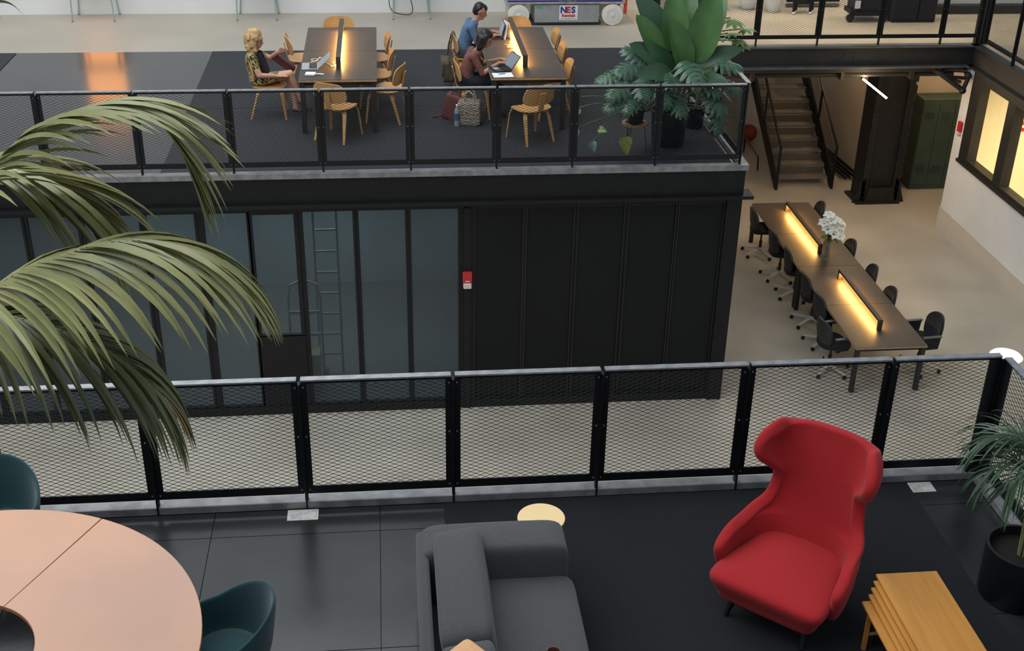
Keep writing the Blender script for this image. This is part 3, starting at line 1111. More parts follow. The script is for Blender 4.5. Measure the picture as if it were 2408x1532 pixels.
# peach cushion and wine-red cup on the sofa, only their tops in frame
pe = cushion(-0.15, 0.15, -0.15, 0.15, -0.04, 0.04, mat('peach_cotton', (0.72, 0.40, 0.20), 0.8, var=0.05, scale=40), 'cushion', None, puff=0.03)
pe.location = (0.33, 4.885, 0.80)
pe.rotation_euler = (R_(4), R_(-6), R_(40))
tag(pe, 'peach cushion on the grey sofa at the bottom edge of the picture', 'cushion')
cu = thing('cup', 'wine-red cup on the sofa seat at the bottom edge', 'cup', (0.855, 5.29, 0.445))
CUP = mat('wine_red_glaze', (0.16, 0.05, 0.045), 0.3)
MB().lathe([(0.026, 0), (0.036, 0.01), (0.040, 0.085), (0.037, 0.085), (0.033, 0.012)], 20, cap=False).build('bowl', CUP, cu)
MB().lathe([(0.0005, 0.006), (0.034, 0.006)], 20, cap=False).build('base_disc', CUP, cu)

# ------------------------------------------------------------------ round cream side table behind the sofa
sd = thing('side_table', 'small round cream side table with thin black legs behind the sofa arm', 'side table', (0.943, 6.598, 0.01))
MB().lathe([(0.150, 0.478), (0.160, 0.482), (0.160, 0.488), (0.157, 0.492)], 40).build('table_top', mat('cream_lacquer', (0.86, 0.63, 0.32), 0.45), sd)
for k in range(3):
    a = 2 * PI * k / 3 - 0.35
    MB().tube([(0.13 * math.cos(a), 0.13 * math.sin(a), 0.478), (0.165 * math.cos(a), 0.165 * math.sin(a), 0.0)], 0.006, 8).build('leg', M['black'], sd)

# ------------------------------------------------------------------ nest of wooden tables
M['oak'] = mat('honey_oak', (0.60, 0.27, 0.055), 0.38, col2=(0.50, 0.215, 0.04), scale=2.2, stretch=(9, 0.6, 3))
names = ['top table of the honey oak nest beside the red armchair', 'second honey oak table of the nest, one step below the top', 'third honey oak table of the nest, middle of the steps', 'fourth honey oak table of the nest', 'lowest and widest honey oak table of the nest, its bare edge to the left']
for k in range(5):
    zt = 0.455 - 0.030 * k
    xl = 3.00 - (0.022 * k if k < 4 else 0.115)
    xr = 3.40 - 0.012 * k
    ya, yb_ = 5.12 + 0.02 * k, 5.895 - 0.028 * k
    t = thing('nest_table', names[k], 'side table', ((xl + xr) / 2, (ya + yb_) / 2, 0.01), 0, 'nest of honey oak tables')
    hx, hy = (xr - xl) / 2, (yb_ - ya) / 2
    MB().bb(-hx, hx, -hy, hy, zt - 0.018, zt).build('table_top', M['oak'], t, smooth=False, bevel=0.003)
    for sy in (-1, 1):
        MB().bb(-hx + 0.05, hx - 0.03, sy * (hy - 0.05 - 0.005 * k) - 0.008, sy * (hy - 0.05 - 0.005 * k) + 0.008, zt - 0.07, zt - 0.018).build('apron', mat('dark_walnut', (0.05, 0.025, 0.014), 0.5), t, smooth=False)
        for sx in (-1, 1):
            MB().bb(sx * (hx - 0.035) - 0.012, sx * (hx - 0.035) + 0.012, sy * (hy - 0.05 - 0.005 * k) - 0.012, sy * (hy - 0.05 - 0.005 * k) + 0.012, 0, zt - 0.018).build('leg', M['oak'] if k == 4 else MATS['dark_walnut'], t, smooth=False)
        MB().bb(-hx + 0.03, hx - 0.03, sy * (hy - 0.05 - 0.005 * k) - 0.008, sy * (hy - 0.05 - 0.005 * k) + 0.008, 0.02 + 0.025 * k, 0.035 + 0.025 * k).build('stretcher', MATS['plywood_edge'], t, smooth=False)

# ------------------------------------------------------------------ ring table with teal tub chairs
M['beech'] = mat('pink_beech', (0.50, 0.235, 0.115), 0.20, col2=(0.43, 0.20, 0.11), scale=1.3, spec=0.6)
rt = thing('ring_table', 'big round pinkish wooden table with a hole in the middle, bottom left', 'table', (-2.45, 5.27, 0))
for k in range(3):
    a0, a1 = R_(64 + 120 * k + 0.12), R_(64 + 120 * (k + 1) - 0.12)
    n = 40
    outer, inner = [], []
    mb = MB()
    for i in range(n + 1):
        a = lerp(a0, a1, i / n)
        outer.append((1.345 * math.cos(a), 1.345 * math.sin(a)))
        inner.append((0.452 * math.cos(a), 0.452 * math.sin(a)))
    vs = [(x, y, z) for z in (0.712, 0.74) for x, y in outer] + [(x, y, z) for z in (0.712, 0.74) for x, y in inner]
    m_ = n + 1
    fs = []
    for i in range(n):
        fs += [(i, i + 1, m_ + i + 1, m_ + i), (m_ + i, m_ + i + 1, 3 * m_ + i + 1, 3 * m_ + i), (2 * m_ + i, 3 * m_ + i, 3 * m_ + i + 1, 2 * m_ + i + 1), (i, 2 * m_ + i, 2 * m_ + i + 1, i + 1)]
    fs += [(0, m_, 3 * m_, 2 * m_), (n, 2 * m_ + n, 3 * m_ + n, m_ + n)]
    mb.add(vs, fs)
    mb.build('tabletop_segment', M['beech'], rt, bevel=0.003)
    am = (a0 + a1) / 2
    MB().bb(0.50, 1.15, -0.02, 0.02, 0.66, 0.712, Matrix.Rotation(am, 4, 'Z')).build('support_arm', M['black'], rt, smooth=False)
    MB().bar((0.62 * math.cos(am), 0.62 * math.sin(am), 0.68), (0.62 * math.cos(am), 0.62 * math.sin(am), 0), 0.07).build('leg', M['black'], rt, smooth=False)
MB().lathe([(0.30, 0.0), (0.34, 0.02), (0.36, 0.38), (0.33, 0.40)], 24, T(0, 0.08, 0)).build('cable_well', mat('slate_bin', (0.03, 0.04, 0.055), 0.4), rt)
MB().bar((-0.1, 0.30, 0.70), (0.32, 0.02, 0.70), 0.05, 0.03).build('crossbar', M['black'], rt, smooth=False)

M['teal'] = mat('teal_wool', (0.004, 0.050, 0.058), 0.85, var=0.12, scale=120, bump=0.12, bscale=400, sheen=0.25)


def tub_chair(label, loc, rz):
    t = thing('tub_chair', label, 'chair', loc, rz, 'teal tub chairs at the ring table')
    rows_o = []
    ns = 30
    lv = [(0.0, 0.40), (0.55, 0.405), (0.80, 0.43), (0.92, 0.50), (0.96, 0.0), (1.0, 0.5), (1.02, 1.0)]
    rows = []
    for i in range(9):
        row = []
        for k in range(ns + 1):
            ph = lerp(-150, 150, k / ns)
            a = R_(ph - 90)
            c = math.cos(R_(ph))
            rim = 0.645 + 0.17 * max(0, c + 0.15) ** 1.2 if abs(ph) < 115 else 0.645 - 0.12 * ((abs(ph) - 115) / 35) ** 1.5
            if i <= 3:
                r = (0.02, 0.14, 0.21, 0.245)[i]
                z = (0.405, 0.405, 0.415, 0.45)[i]
            else:
                s_ = (i - 3) / 5
                r = 0.245 + 0.045 * s_ ** 0.7 + 0.02 * max(0, c) * s_
                z = 0.45 + (rim - 0.45) * s_
            row.append((r * math.cos(a) * 1.0, r * math.sin(a), z))
        rows.append(row)
    b = MB().grid(rows).build('shell', M['teal'], t, angle=180)
    s1 = b.modifiers.new('solid', 'SOLIDIFY')
    s1.thickness = 0.028
    s1.offset = 1
    s2 = b.modifiers.new('sub', 'SUBSURF')
    s2.levels = s2.render_levels = 2
    MB().lathe([(0.19, 0.415), (0.215, 0.43), (0.205, 0.455), (0.12, 0.468), (0.0005, 0.470)], 28).build('seat_pad', M['teal'], t, angle=60)
    for k in range(4):
        a = PI / 4 + k * PI / 2
        MB().tube([(0.12 * math.cos(a), 0.12 * math.sin(a), 0.40), (0.25 * math.cos(a), 0.25 * math.sin(a), 0.0)], [0.017, 0.011], 8).build('leg', M['ply'], t)
    return t


tc1 = tub_chair('teal tub chair to the right of the round ring table', (-1.02, 5.545, 0), R_(98))
tc1.scale = (0.93, 0.93, 0.97)
dup(tc1, (-2.64, 6.86, 0), R_(185), 'teal tub chair behind the ring table at the left edge')
# ------------------------------------------------------------------ people
def seg_d(p, a, b, ra, rb):
    ab = b - a
    L2 = ab.length_squared
    t = 0 if L2 < 1e-9 else max(0, min(1, (p - a).dot(ab) / L2))
    return (p - (a + ab * t)).length - (ra + (rb - ra) * t)


def remeshed(prims, voxel, smooth=4, ell=()):
    """one continuous skin grown over tapered limbs"""
    mb = MB()
    for a, b, ra, rb, lb in prims:
        d = (b - a)
        n = 12
        if d.length < 1e-5:
            mb.sphere(a, ra, 14, 9)
            continue
        mb.tube([a, b], [ra, rb], n)
        mb.sphere(a, ra, n, 8)
        mb.sphere(b, rb, n, 8)
    for c, r, sc in ell:
        mb.sphere((0, 0, 0), r, 18, 12, T(*c), sc)
    me = mb.mesh('tmp', None, False)
    o = bpy.data.objects.new('tmp', me)
    COL.objects.link(o)
    m = o.modifiers.new('r', 'REMESH')
    m.mode = 'VOXEL'
    m.voxel_size = voxel
    if smooth:
        s = o.modifiers.new('s', 'SMOOTH')
        s.factor = 0.5
        s.iterations = smooth
    dg = bpy.context.evaluated_depsgraph_get()
    out = bpy.data.meshes.new_from_object(o.evaluated_get(dg))
    bpy.data.objects.remove(o)
    bpy.data.meshes.remove(me)
    return out


def V(*a):
    return Vector(a)


def person(label, loc, rz, skin, cloth, legs_m, J, sleeve=1.0, leg_cover=1.0, shoe=None, slim=1.0):
    t = thing('person', label, 'person', loc, rz, None)
    P = []

    def tb(a, b, ra, rb, lb):
        P.append((V(*a), V(*b), ra * slim, rb * slim, lb))
    pel, ch, nk, hd = V(*J['pelvis']), V(*J['chest']), V(*J['neck']), V(*J['head'])
    for s in (-1, 1):
        o = V(s * 0.055, 0, 0)
        tb(pel + o, lerp(pel, ch, 0.5) + o * 0.8, 0.115, 0.10, 'top')
        tb(lerp(pel, ch, 0.5) + o * 0.8, ch + o, 0.10, 0.105, 'top')
        tb(ch + o, nk + V(s * 0.05, 0, -0.05), 0.10, 0.06, 'top')
        tb(pel + V(s * 0.08, 0, -0.01), pel + V(s * 0.08, -0.02, 0), 0.105, 0.105, 'leg')
    tb(nk + V(0, 0, -0.04), hd + V(0, -0.015, -0.04), 0.052, 0.048, 'skin')
    f = V(*J['face']).normalized()
    up = V(0, 0, 1)
    rt_ = f.cross(up).normalized()
    up = rt_.cross(f)
    tb(hd + up * 0.03 - f * 0.015, hd + up * 0.02 + f * 0.01, 0.088, 0.085, 'skin')
    tb(hd - up * 0.02 + f * 0.025, hd - up * 0.085 + f * 0.055, 0.062, 0.034, 'skin')
    tb(hd + up * 0.0 + f * 0.088, hd - up * 0.03 + f * 0.108, 0.010, 0.015, 'skin')
    tb(hd - up * 0.058 + f * 0.082, hd - up * 0.064 + f * 0.086, 0.016, 0.014, 'lip')
    for s in (-1, 1):
        tb(hd + rt_ * s * 0.078 - up * 0.01, hd + rt_ * s * 0.085 + up * 0.015, 0.016, 0.018, 'skin')
        sh, el, hn = V(*J['sho%+d' % s]), V(*J['elb%+d' % s]), V(*J['hand%+d' % s])
        tb(ch + V(s * 0.06, 0, 0.03), sh, 0.08, 0.058, 'top')
        m = lerp(sh, el, 0.6)
        sl = 'top' if sleeve >= 0.5 else 'skin'
        tb(sh, m, 0.056, 0.050, 'top')
        tb(m, el, 0.048, 0.043, 'top' if sleeve >= 1.0 else ('top' if sleeve > 0.7 else 'skin'))
        tb(el, hn, 0.042, 0.028, 'top' if sleeve > 1.5 else 'skin')
        d = V(*J.get('hdir%+d' % s, tuple((hn - el).normalized()))).normalized()
        n = V(*J.get('hup%+d' % s, (0, 0, 1)))
        sd_ = d.cross(n).normalized()
        n = sd_.cross(d)
        pm = hn + d * 0.075
        for w_ in (-0.022, 0.0, 0.022):
            tb(hn + sd_ * w_ * 0.6, pm + sd_ * w_, 0.017, 0.015, 'skin')
        for q, (w_, ln) in enumerate(((-0.031, 0.060), (-0.011, 0.072), (0.010, 0.076), (0.030, 0.068))):
            k0 = pm + sd_ * w_
            k1 = k0 + d * ln * 0.5 + n * 0.004 - n * 0.006
            k2 = k1 + d * ln * 0.42 - n * 0.018
            tb(k0, k1, 0.0095, 0.0088, 'skin')
            tb(k1, k2, 0.0088, 0.0075, 'skin')
        th = 1 if J.get('thumb%+d' % s, s) > 0 else -1
        b0 = hn + d * 0.02 - sd_ * 0.018 * th
        b1 = b0 + d * 0.035 - sd_ * 0.032 * th - n * 0.006
        tb(b0, b1, 0.0125, 0.0105, 'skin')
        tb(b1, b1 + d * 0.03 - sd_ * 0.006 * th, 0.0105, 0.0085, 'skin')
        hp, kn, an = pel + V(s * 0.085, 0.02, -0.01), V(*J['knee%+d' % s]), V(*J['ank%+d' % s])
        m = lerp(hp, kn, 0.62)
        tb(hp, m, 0.092, 0.075, 'leg')
        tb(m, kn, 0.074, 0.058, 'leg' if leg_cover > 0.5 else 'skin')
        cf = lerp(kn, an, 0.35) - (kn - V(kn.x, an.y, an.z)).normalized() * 0.0
        tb(kn, cf, 0.056, 0.052, 'leg' if leg_cover >= 1 else 'skin')
        tb(cf, an, 0.050, 0.034, 'leg' if leg_cover >= 1 else 'skin')
        fd = V(*J.get('foot%+d' % s, (0, 1, -0.25))).normalized()
        tb(an - fd * 0.03 + V(0, 0, -0.03), an + fd * 0.15 + V(0, 0, -0.035), 0.036, 0.028, 'shoe')
    me = remeshed(P, 0.0105, 3)
    mats = {'skin': skin, 'top': cloth, 'leg': legs_m, 'shoe': shoe or M['black'], 'lip': mat('lip_tone', (0.38, 0.12, 0.10), 0.5)}
    order = ['skin', 'top', 'leg', 'shoe', 'lip']
    for k in order:
        me.materials.append(mats[k])
    for pl in me.polygons:
        c = pl.center
        best, bl = 9, 'top'
        for a, b, ra, rb, lb in P:
            d = seg_d(c, a, b, ra, rb)
            if d < best:
                best, bl = d, lb
        pl.material_index = order.index(bl)
    me.shade_smooth()
    me.name = 'body'
    obj('body', me, t)
    ey = mat('dark_eye', (0.02, 0.015, 0.012), 0.2)
    for s in (-1, 1):
        MB().sphere(hd + rt_ * s * 0.032 + up * 0.004 + f * 0.082, 0.0105, 8, 6).build('eye', ey, t)
        MB().tube([hd + rt_ * s * 0.016 + up * 0.026 + f * 0.090, hd + rt_ * s * 0.048 + up * 0.026 + f * 0.076], 0.004, 5).build('eyebrow', J['hairmat'], t)
    return t, (hd, f, rt_, up)


def hair(t, blobs, m, voxel=0.012, smooth=3, name='hair'):
    P = [(V(*a), V(*b), ra, rb, 'h') for a, b, ra, rb in blobs]
    me = remeshed(P, voxel, smooth)
    me.materials.append(m)
    me.shade_smooth()
    return obj(name, me, t)


SK1 = mat('fair_skin', (0.60, 0.33, 0.22), 0.55, var=0.05, scale=12)
SK2 = mat('tan_skin', (0.46, 0.25, 0.155), 0.55, var=0.05, scale=12)
# herringbone dress
dr = bpy.data.materials.new('gold_black_zigzag')
dr.use_nodes = True
nt = dr.node_tree
tcn = nt.nodes.new('ShaderNodeTexCoord')
wv = nt.nodes.new('ShaderNodeTexWave')
wv.inputs['Scale'].default_value = 14
wv.inputs['Distortion'].default_value = 7
wv.inputs['Detail'].default_value = 1
wv.inputs['Detail Scale'].default_value = 2.5
rp = nt.nodes.new('ShaderNodeValToRGB')
rp.color_ramp.interpolation = 'CONSTANT'
rp.color_ramp.elements[0].color = (0.02, 0.018, 0.014, 1)
rp.color_ramp.elements[1].color = (0.50, 0.40, 0.16, 1)
rp.color_ramp.elements[1].position = 0.45
nt.links.new(tcn.outputs['Object'], wv.inputs[0])
nt.links.new(wv.outputs['Fac'], rp.inputs[0])
nt.links.new(rp.outputs[0], nt.nodes['Principled BSDF'].inputs['Base Color'])
nt.nodes['Principled BSDF'].inputs['Roughness'].default_value = 0.8
BLOND = mat('blond_hair', (0.50, 0.31, 0.14), 0.6, var=0.3, scale=30, bump=0.6, bscale=60)
JET = mat('black_hair', (0.010, 0.009, 0.009), 0.45, var=0.3, scale=40, bump=0.3, bscale=80)

# woman with blond hair, leaning back
J = dict(pelvis=(0, -0.14, 0.535), chest=(0, -0.20, 0.80), neck=(0, -0.185, 0.945), head=(0, -0.135, 1.065), face=(0.10, 1, -0.22), hairmat=BLOND)
J.update({'sho+1': (0.175, -0.20, 0.875), 'elb+1': (0.235, -0.10, 0.63), 'hand+1': (0.16, 0.13, 0.60), 'hup+1': (0.3, 0, 1), 'hdir+1': (-0.25, 1, 0.0),
          'sho-1': (-0.175, -0.20, 0.875), 'elb-1': (-0.22, 0.02, 0.74), 'hand-1': (-0.10, 0.14, 0.86), 'hdir-1': (0.1, 1, 0.35), 'hup-1': (-1, 0, 0.3),
          'knee+1': (0.06, 0.30, 0.60), 'ank+1': (0.02, 0.43, 0.20), 'foot+1': (0, 0.8, -0.6), 'knee-1': (-0.09, 0.28, 0.50), 'ank-1': (-0.03, 0.34, 0.09), 'foot-1': (0, 1, -0.1)})
w1, hi = person('blonde woman in a gold and black zigzag dress leaning back in her chair', (-1.61, 16.82, 0.01), R_(-90), SK1, dr, dr, J, sleeve=0.4, leg_cover=0.2, shoe=mat('strap_sandal', (0.10, 0.06, 0.05), 0.5), slim=0.95)
hd = hi[0]
random.seed(3)
bl = [(hd + V(0, -0.05, 0.06), hd + V(0, 0.0, 0.075), 0.088, 0.086), (hd + V(0, -0.07, -0.02), hd + V(0, -0.06, 0.05), 0.095, 0.09)]
for k in range(26):
    a = random.uniform(-2.4, 2.4)
    z = random.uniform(-0.12, 0.07)
    bl.append((hd + V(0.088 * math.sin(a), -0.035 - 0.088 * math.cos(a), z), hd + V(0.105 * math.sin(a), -0.035 - 0.10 * math.cos(a), z - 0.03), random.uniform(0.022, 0.036), 0.024))
for s in (-1, 1):
    bl.append((hd + V(s * 0.085, -0.02, 0.0), hd + V(s * 0.095, 0.005, -0.14), 0.035, 0.022))
    bl.append((hd + V(s * 0.06, -0.10, -0.08), hd + V(s * 0.085, -0.02, -0.20), 0.04, 0.022))
hair(w1, bl, BLOND, 0.010, 2)
# black cardigan front over the dress
cg = [(V(s * 0.06, -0.095, 0.86), V(s * 0.075, -0.03, 0.62), 0.042, 0.05) for s in (-1, 1)] + [(V(0.0, -0.10, 0.80), V(0.0, -0.03, 0.62), 0.05, 0.055)]
hair(w1, cg, mat('black_knit', (0.012, 0.011, 0.013), 0.9), 0.011, 3, 'cardigan')

# man in blue shirt
J = dict(pelvis=(0, -0.10, 0.54), chest=(0, 0.0, 0.83), neck=(0, 0.075, 0.985), head=(0, 0.165, 1.115), face=(0.12, 1, -0.35), hairmat=JET)
J.update({'sho+1': (0.20, 0.02, 0.92), 'elb+1': (0.25, 0.12, 0.68), 'hand+1': (0.10, 0.37, 0.785), 'hdir+1': (-0.2, 1, -0.05),
          'sho-1': (-0.20, 0.02, 0.92), 'elb-1': (-0.26, 0.14, 0.69), 'hand-1': (-0.11, 0.38, 0.785), 'hdir-1': (0.2, 1, -0.05),
          'knee+1': (0.12, 0.36, 0.52), 'ank+1': (0.12, 0.36, 0.09), 'knee-1': (-0.12, 0.36, 0.52), 'ank-1': (-0.12, 0.34, 0.09)})
DEN = mat('blue_chambray', (0.085, 0.155, 0.27), 0.85, var=0.12, scale=40)
m1, hi = person('man in a blue short-sleeved shirt bending over a laptop', (1.25, 18.14, 0.01), R_(-90), SK2, DEN, mat('grey_blue_jeans', (0.07, 0.085, 0.11), 0.9), J, sleeve=0.8, leg_cover=1.0)
hd, f, r_, up = hi
bl = [(hd + up * 0.058 - f * 0.03, hd + up * 0.055 + f * 0.035, 0.074, 0.062), (hd - up * 0.01 - f * 0.045, hd + up * 0.05 - f * 0.035, 0.072, 0.078), (hd + up * 0.085 + f * 0.02, hd + up * 0.075 + f * 0.06, 0.03, 0.026)]
for s in (-1, 1):
    bl.append((hd + r_ * s * 0.05 + up * 0.055 - f * 0.02, hd + r_ * s * 0.062 + up * 0.03 - f * 0.035, 0.045, 0.036))
hair(m1, bl, JET, 0.009, 2)

# woman in maroon blouse typing
J = dict(pelvis=(0, -0.12, 0.53), chest=(0, -0.02, 0.80), neck=(0, 0.06, 0.945), head=(0, 0.175, 1.085), face=(0.15, 1, -0.45), hairmat=JET)
J.update({'sho+1': (0.18, 0.0, 0.885), 'elb+1': (0.235, 0.12, 0.66), 'hand+1': (0.13, 0.36, 0.785), 'hdir+1': (-0.15, 1, -0.05),
          'sho-1': (-0.18, 0.0, 0.885), 'elb-1': (-0.22, 0.16, 0.68), 'hand-1': (-0.06, 0.40, 0.785), 'hdir-1': (0.15, 1, -0.05),
          'knee+1': (0.11, 0.33, 0.52), 'ank+1': (0.10, 0.30, 0.09), 'knee-1': (-0.11, 0.33, 0.52), 'ank-1': (-0.11, 0.26, 0.09)})
w2, hi = person('dark-haired woman in a maroon blouse typing on a laptop', (1.20, 16.68, 0.01), R_(-90), SK2, mat('maroon_blouse', (0.165, 0.062, 0.048), 0.8, var=0.1, scale=25), mat('navy_trousers', (0.012, 0.014, 0.022), 0.9), J, sleeve=1.8 if False else 1.2, leg_cover=1.0, slim=0.95)
hd, f, r_, up = hi
bl = [(hd + up * 0.055 - f * 0.03, hd + up * 0.06 + f * 0.02, 0.082, 0.070), (hd + up * 0.0 - f * 0.055, hd - up * 0.09 - f * 0.045, 0.082, 0.060)]
for s in (-1, 1):
    bl.append((hd + r_ * s * 0.062 + up * 0.05, hd + r_ * s * 0.078 - up * 0.12 - f * 0.005, 0.042, 0.034))
    bl.append((hd + r_ * s * 0.062 - f * 0.04, hd + r_ * s * 0.07 - up * 0.15 - f * 0.03, 0.05, 0.034))
hair(w2, bl, JET, 0.010, 2)

# ------------------------------------------------------------------ things on the upper tables
SIL = mat('laptop_silver', (0.55, 0.55, 0.56), 0.35, metal=0.6)
KEY = mat('black_keys', (0.012, 0.012, 0.013), 0.5)
SCR = mat('laptop_screen', (0.02, 0.022, 0.025), 0.2, emit=(0.5, 0.6, 0.75), estr=0.35)
DRK = mat('dark_laptop_case', (0.02, 0.02, 0.022), 0.4)


def laptop(label, loc, rz, open_deg=105, case=SIL, w_=0.31, d_=0.22):
    """user sits on -Y side"""
    t = thing('laptop', label, 'laptop', loc, rz, 'laptops on the lamp tables')
    MB().bb(-w_ / 2, w_ / 2, -d_ / 2, d_ / 2, 0, 0.014).build('base', case, t, smooth=False, bevel=0.003)
    MB().bb(-w_ * 0.08 * 2, w_ * 0.08 * 2, -d_ * 0.44, -d_ * 0.10, 0.014, 0.0146).build('trackpad', SIL, t, smooth=False)
    kb = MB()
    for r in range(5):
        for c in range(12):
            kb.bb(-w_ * 0.45 + c * w_ * 0.075 + 0.002, -w_ * 0.45 + (c + 1) * w_ * 0.075 - 0.001, -d_ * 0.05 + r * d_ * 0.095 + 0.0015, -d_ * 0.05 + (r + 1) * d_ * 0.095 - 0.001, 0.014, 0.0165)
    stuff(kb.build('keyboard', KEY, t, smooth=False))
    l = MB().bb(-w_ / 2, w_ / 2, 0, d_ * 0.98, -0.004, 0.004).build('screen_lid', case, t, smooth=False, bevel=0.002)
    l.location = (0, d_ / 2, 0.016)
    l.rotation_euler = (R_(180 - open_deg - 90 + 90) - 0, 0, 0)
    l.rotation_euler = (R_(180 - open_deg), 0, 0)
    MB().bb(-w_ * 0.46, w_ * 0.46, d_ * 0.06, d_ * 0.93, 0.004, 0.0046).build('screen', SCR, l, smooth=False)
    return t


TZ = 0.751
laptop('silver laptop on the left lamp table in front of the blonde woman', (-1.02, 16.60, TZ), R_(-88), 138)
laptop('dark laptop on the right lamp table under the hands of the woman in maroon', (1.555, 16.40, TZ), R_(-72), 128, DRK)
laptop('dark laptop on the right lamp table used by the man in blue', (1.60, 18.10, TZ), R_(-88), 105, DRK)
PAPER = mat('white_paper', (0.82, 0.83, 0.85), 0.7)
pp = thing('notepad', 'white notepad with a pen on the near corner of the right lamp table', 'notepad', (1.565, 16.09, TZ), R_(4))
MB().bb(-0.135, 0.135, -0.105, 0.105, 0, 0.006).build('sheets', PAPER, pp, smooth=False)
MB().bb(-0.137, 0.137, -0.108, 0.106, -0.0005, 0.0012).build('backing', mat('blue_card', (0.05, 0.08, 0.25), 0.6), pp, smooth=False)
tag(MB().tube([(-0.045, 0, 0), (0.045, 0.03, 0)], [0.004, 0.005], 8).build('pen', KEY, loc=(1.555, 16.11, TZ + 0.011)), 'black pen lying across the white notepad', 'pen')
ad = thing('power_adapter', 'white power adapter next to the silver laptop on the left table', 'adapter', (-0.99, 16.21, TZ), R_(-6))
MB().bb(-0.075, 0.06, -0.055, 0.055, 0, 0.028).build('brick', PAPER, ad, smooth=False, bevel=0.008)
MB().tube([(0.06, 0.0, 0.012), (0.11, 0.02, 0.01), (0.17, 0.0, 0.01)], 0.010, 8).build('plug_lead', PAPER, ad)
CW = mat('white_cord', (0.70, 0.62, 0.52), 0.5)


def cord(label, pts, m=CW, r=0.0045, name='cord'):
    # smooth polyline through the points
    P = [Vector(p) for p in pts]
    out = []
    for i in range(len(P) - 1):
        p0, p1, p2, p3 = P[max(i - 1, 0)], P[i], P[i + 1], P[min(i + 2, len(P) - 1)]
        for k in range(5):
            t = k / 5
            out.append(0.5 * ((2 * p1) + (p2 - p0) * t + (2 * p0 - 5 * p1 + 4 * p2 - p3) * t * t + (3 * p1 - p0 - 3 * p2 + p3) * t ** 3))
    out.append(P[-1])
    return tag(MB().tube(out, r, 6).build(name, m), label, 'cord')


z = TZ + 0.004
cord('white charger cord curled beside the silver laptop on the left table', [(-1.03, 16.80, z), (-0.98, 16.86, z), (-0.93, 16.93, z), (-0.98, 16.99, z), (-1.02, 16.92, z), (-0.95, 16.87, z), (-0.90, 17.02, z + .01), (-0.86, 16.90, z), (-0.90, 16.84, z), (-0.84, 16.80, z), (-0.78, 16.72, z)])
cord('tangle of white cord at the near end of the left lamp divider', [(-0.78, 16.70, z), (-0.72, 16.62, z), (-0.68, 16.66, z), (-0.72, 16.76, z), (-0.69, 16.80, z), (-0.67, 16.70, z), (-0.74, 16.60, z), (-0.68, 16.56, z), (-0.675, 16.64, z + 0.01)])
cord('white cord lying along the lamp divider of the right table', [(1.74, 17.65, z), (1.80, 17.60, z), (1.76, 17.50, z), (1.84, 17.45, z), (1.83, 17.30, z), (1.86, 17.20, z), (1.85, 17.05, z)])
wp = thing('paper_stand', 'bright white folded sheet standing by the lamp divider near the man', 'paper', (1.775, 18.02, TZ), R_(15))
MB().bar((-0.03, 0, 0.0), (0.02, 0.0, 0.25), 0.19, 0.004, up=(1, 0, 0)).build('front_leaf', PAPER, wp, smooth=False)
MB().bar((0.06, 0, 0.0), (0.02, 0.0, 0.25), 0.19, 0.004, up=(1, 0, 0)).build('back_leaf', PAPER, wp, smooth=False)

# ------------------------------------------------------------------ bags and bottle on the far deck
OLV = mat('olive_canvas', (0.085, 0.070, 0.042), 0.9, var=0.2, scale=15)
mbag = thing('messenger_bag', 'olive canvas messenger bag hanging from the back of the man\'s chair', 'bag', (0.93, 18.02, 0.01))
b = cushion(-0.09, 0.09, -0.20, 0.20, 0.13, 0.44, OLV, 'bag_body', mbag, puff=0.02)
cushion(-0.105, -0.06, -0.205, 0.205, 0.22, 0.45, OLV, 'flap', mbag, puff=0.0)
MB().tube([(0.0, -0.20, 0.40), (0.02, -0.16, 0.60), (0.06, -0.05, 0.80), (0.06, 0.08, 0.80), (0.02, 0.17, 0.60), (0.0, 0.20, 0.40)], 0.014, 6).build('strap', OLV, mbag)
MAR = mat('maroon_leather', (0.155, 0.040, 0.038), 0.6, var=0.15, scale=10)
hb = thing('tote_bag', 'maroon leather bag on the carpet behind the railing below the woman in maroon', 'bag', (0.88, 16.56, 0.01), R_(-20))
c = cushion(-0.13, 0.13, -0.08, 0.08, 0.0, 0.36, MAR, 'bag_body', hb, puff=0.01)
c.rotation_euler = (0, R_(14), 0)
MB().tube([(0.02, -0.06, 0.34), (0.10, -0.05, 0.45), (0.17, -0.04, 0.34)], 0.010, 6).build('handle', MAR, hb)
MB().tube([(-0.12, 0.02, 0.03), (-0.20, -0.02, 0.02), (-0.24, -0.06, 0.01)], 0.012, 6).build('strap_end', OLV, hb)
plb = bpy.data.materials.new('crinkled_film')
plb.use_nodes = True
nt = plb.node_tree
b_ = nt.nodes['Principled BSDF']
b_.inputs['Base Color'].default_value = (0.34, 0.29, 0.22, 1)
b_.inputs['Roughness'].default_value = 0.22
n_ = nt.nodes.new('ShaderNodeTexNoise')
n_.inputs['Scale'].default_value = 14
bp_ = nt.nodes.new('ShaderNodeBump')
bp_.inputs['Strength'].default_value = 1.0
bp_.inputs['Distance'].default_value = 0.05
nt.links.new(n_.outputs['Fac'], bp_.inputs['Height'])
nt.links.new(bp_.outputs[0], b_.inputs['Normal'])
tb_ = thing('tote_bag', 'crinkly beige tote in clear plastic on the carpet right of the maroon bag', 'bag', (1.13, 16.30, 0.01), R_(-12))
cushion(-0.165, 0.165, -0.11, 0.11, 0.0, 0.33, plb, 'bag_body', tb_, puff=0.03)
for y in (-0.07, 0.07):
    MB().tube([(-0.07, y, 0.31), (-0.05, y, 0.44), (0.0, y * 0.7, 0.48), (0.06, y, 0.44), (0.09, y, 0.31)], 0.012, 6).build('handle', mat('beige_webbing', (0.40, 0.32, 0.20), 0.8), tb_)
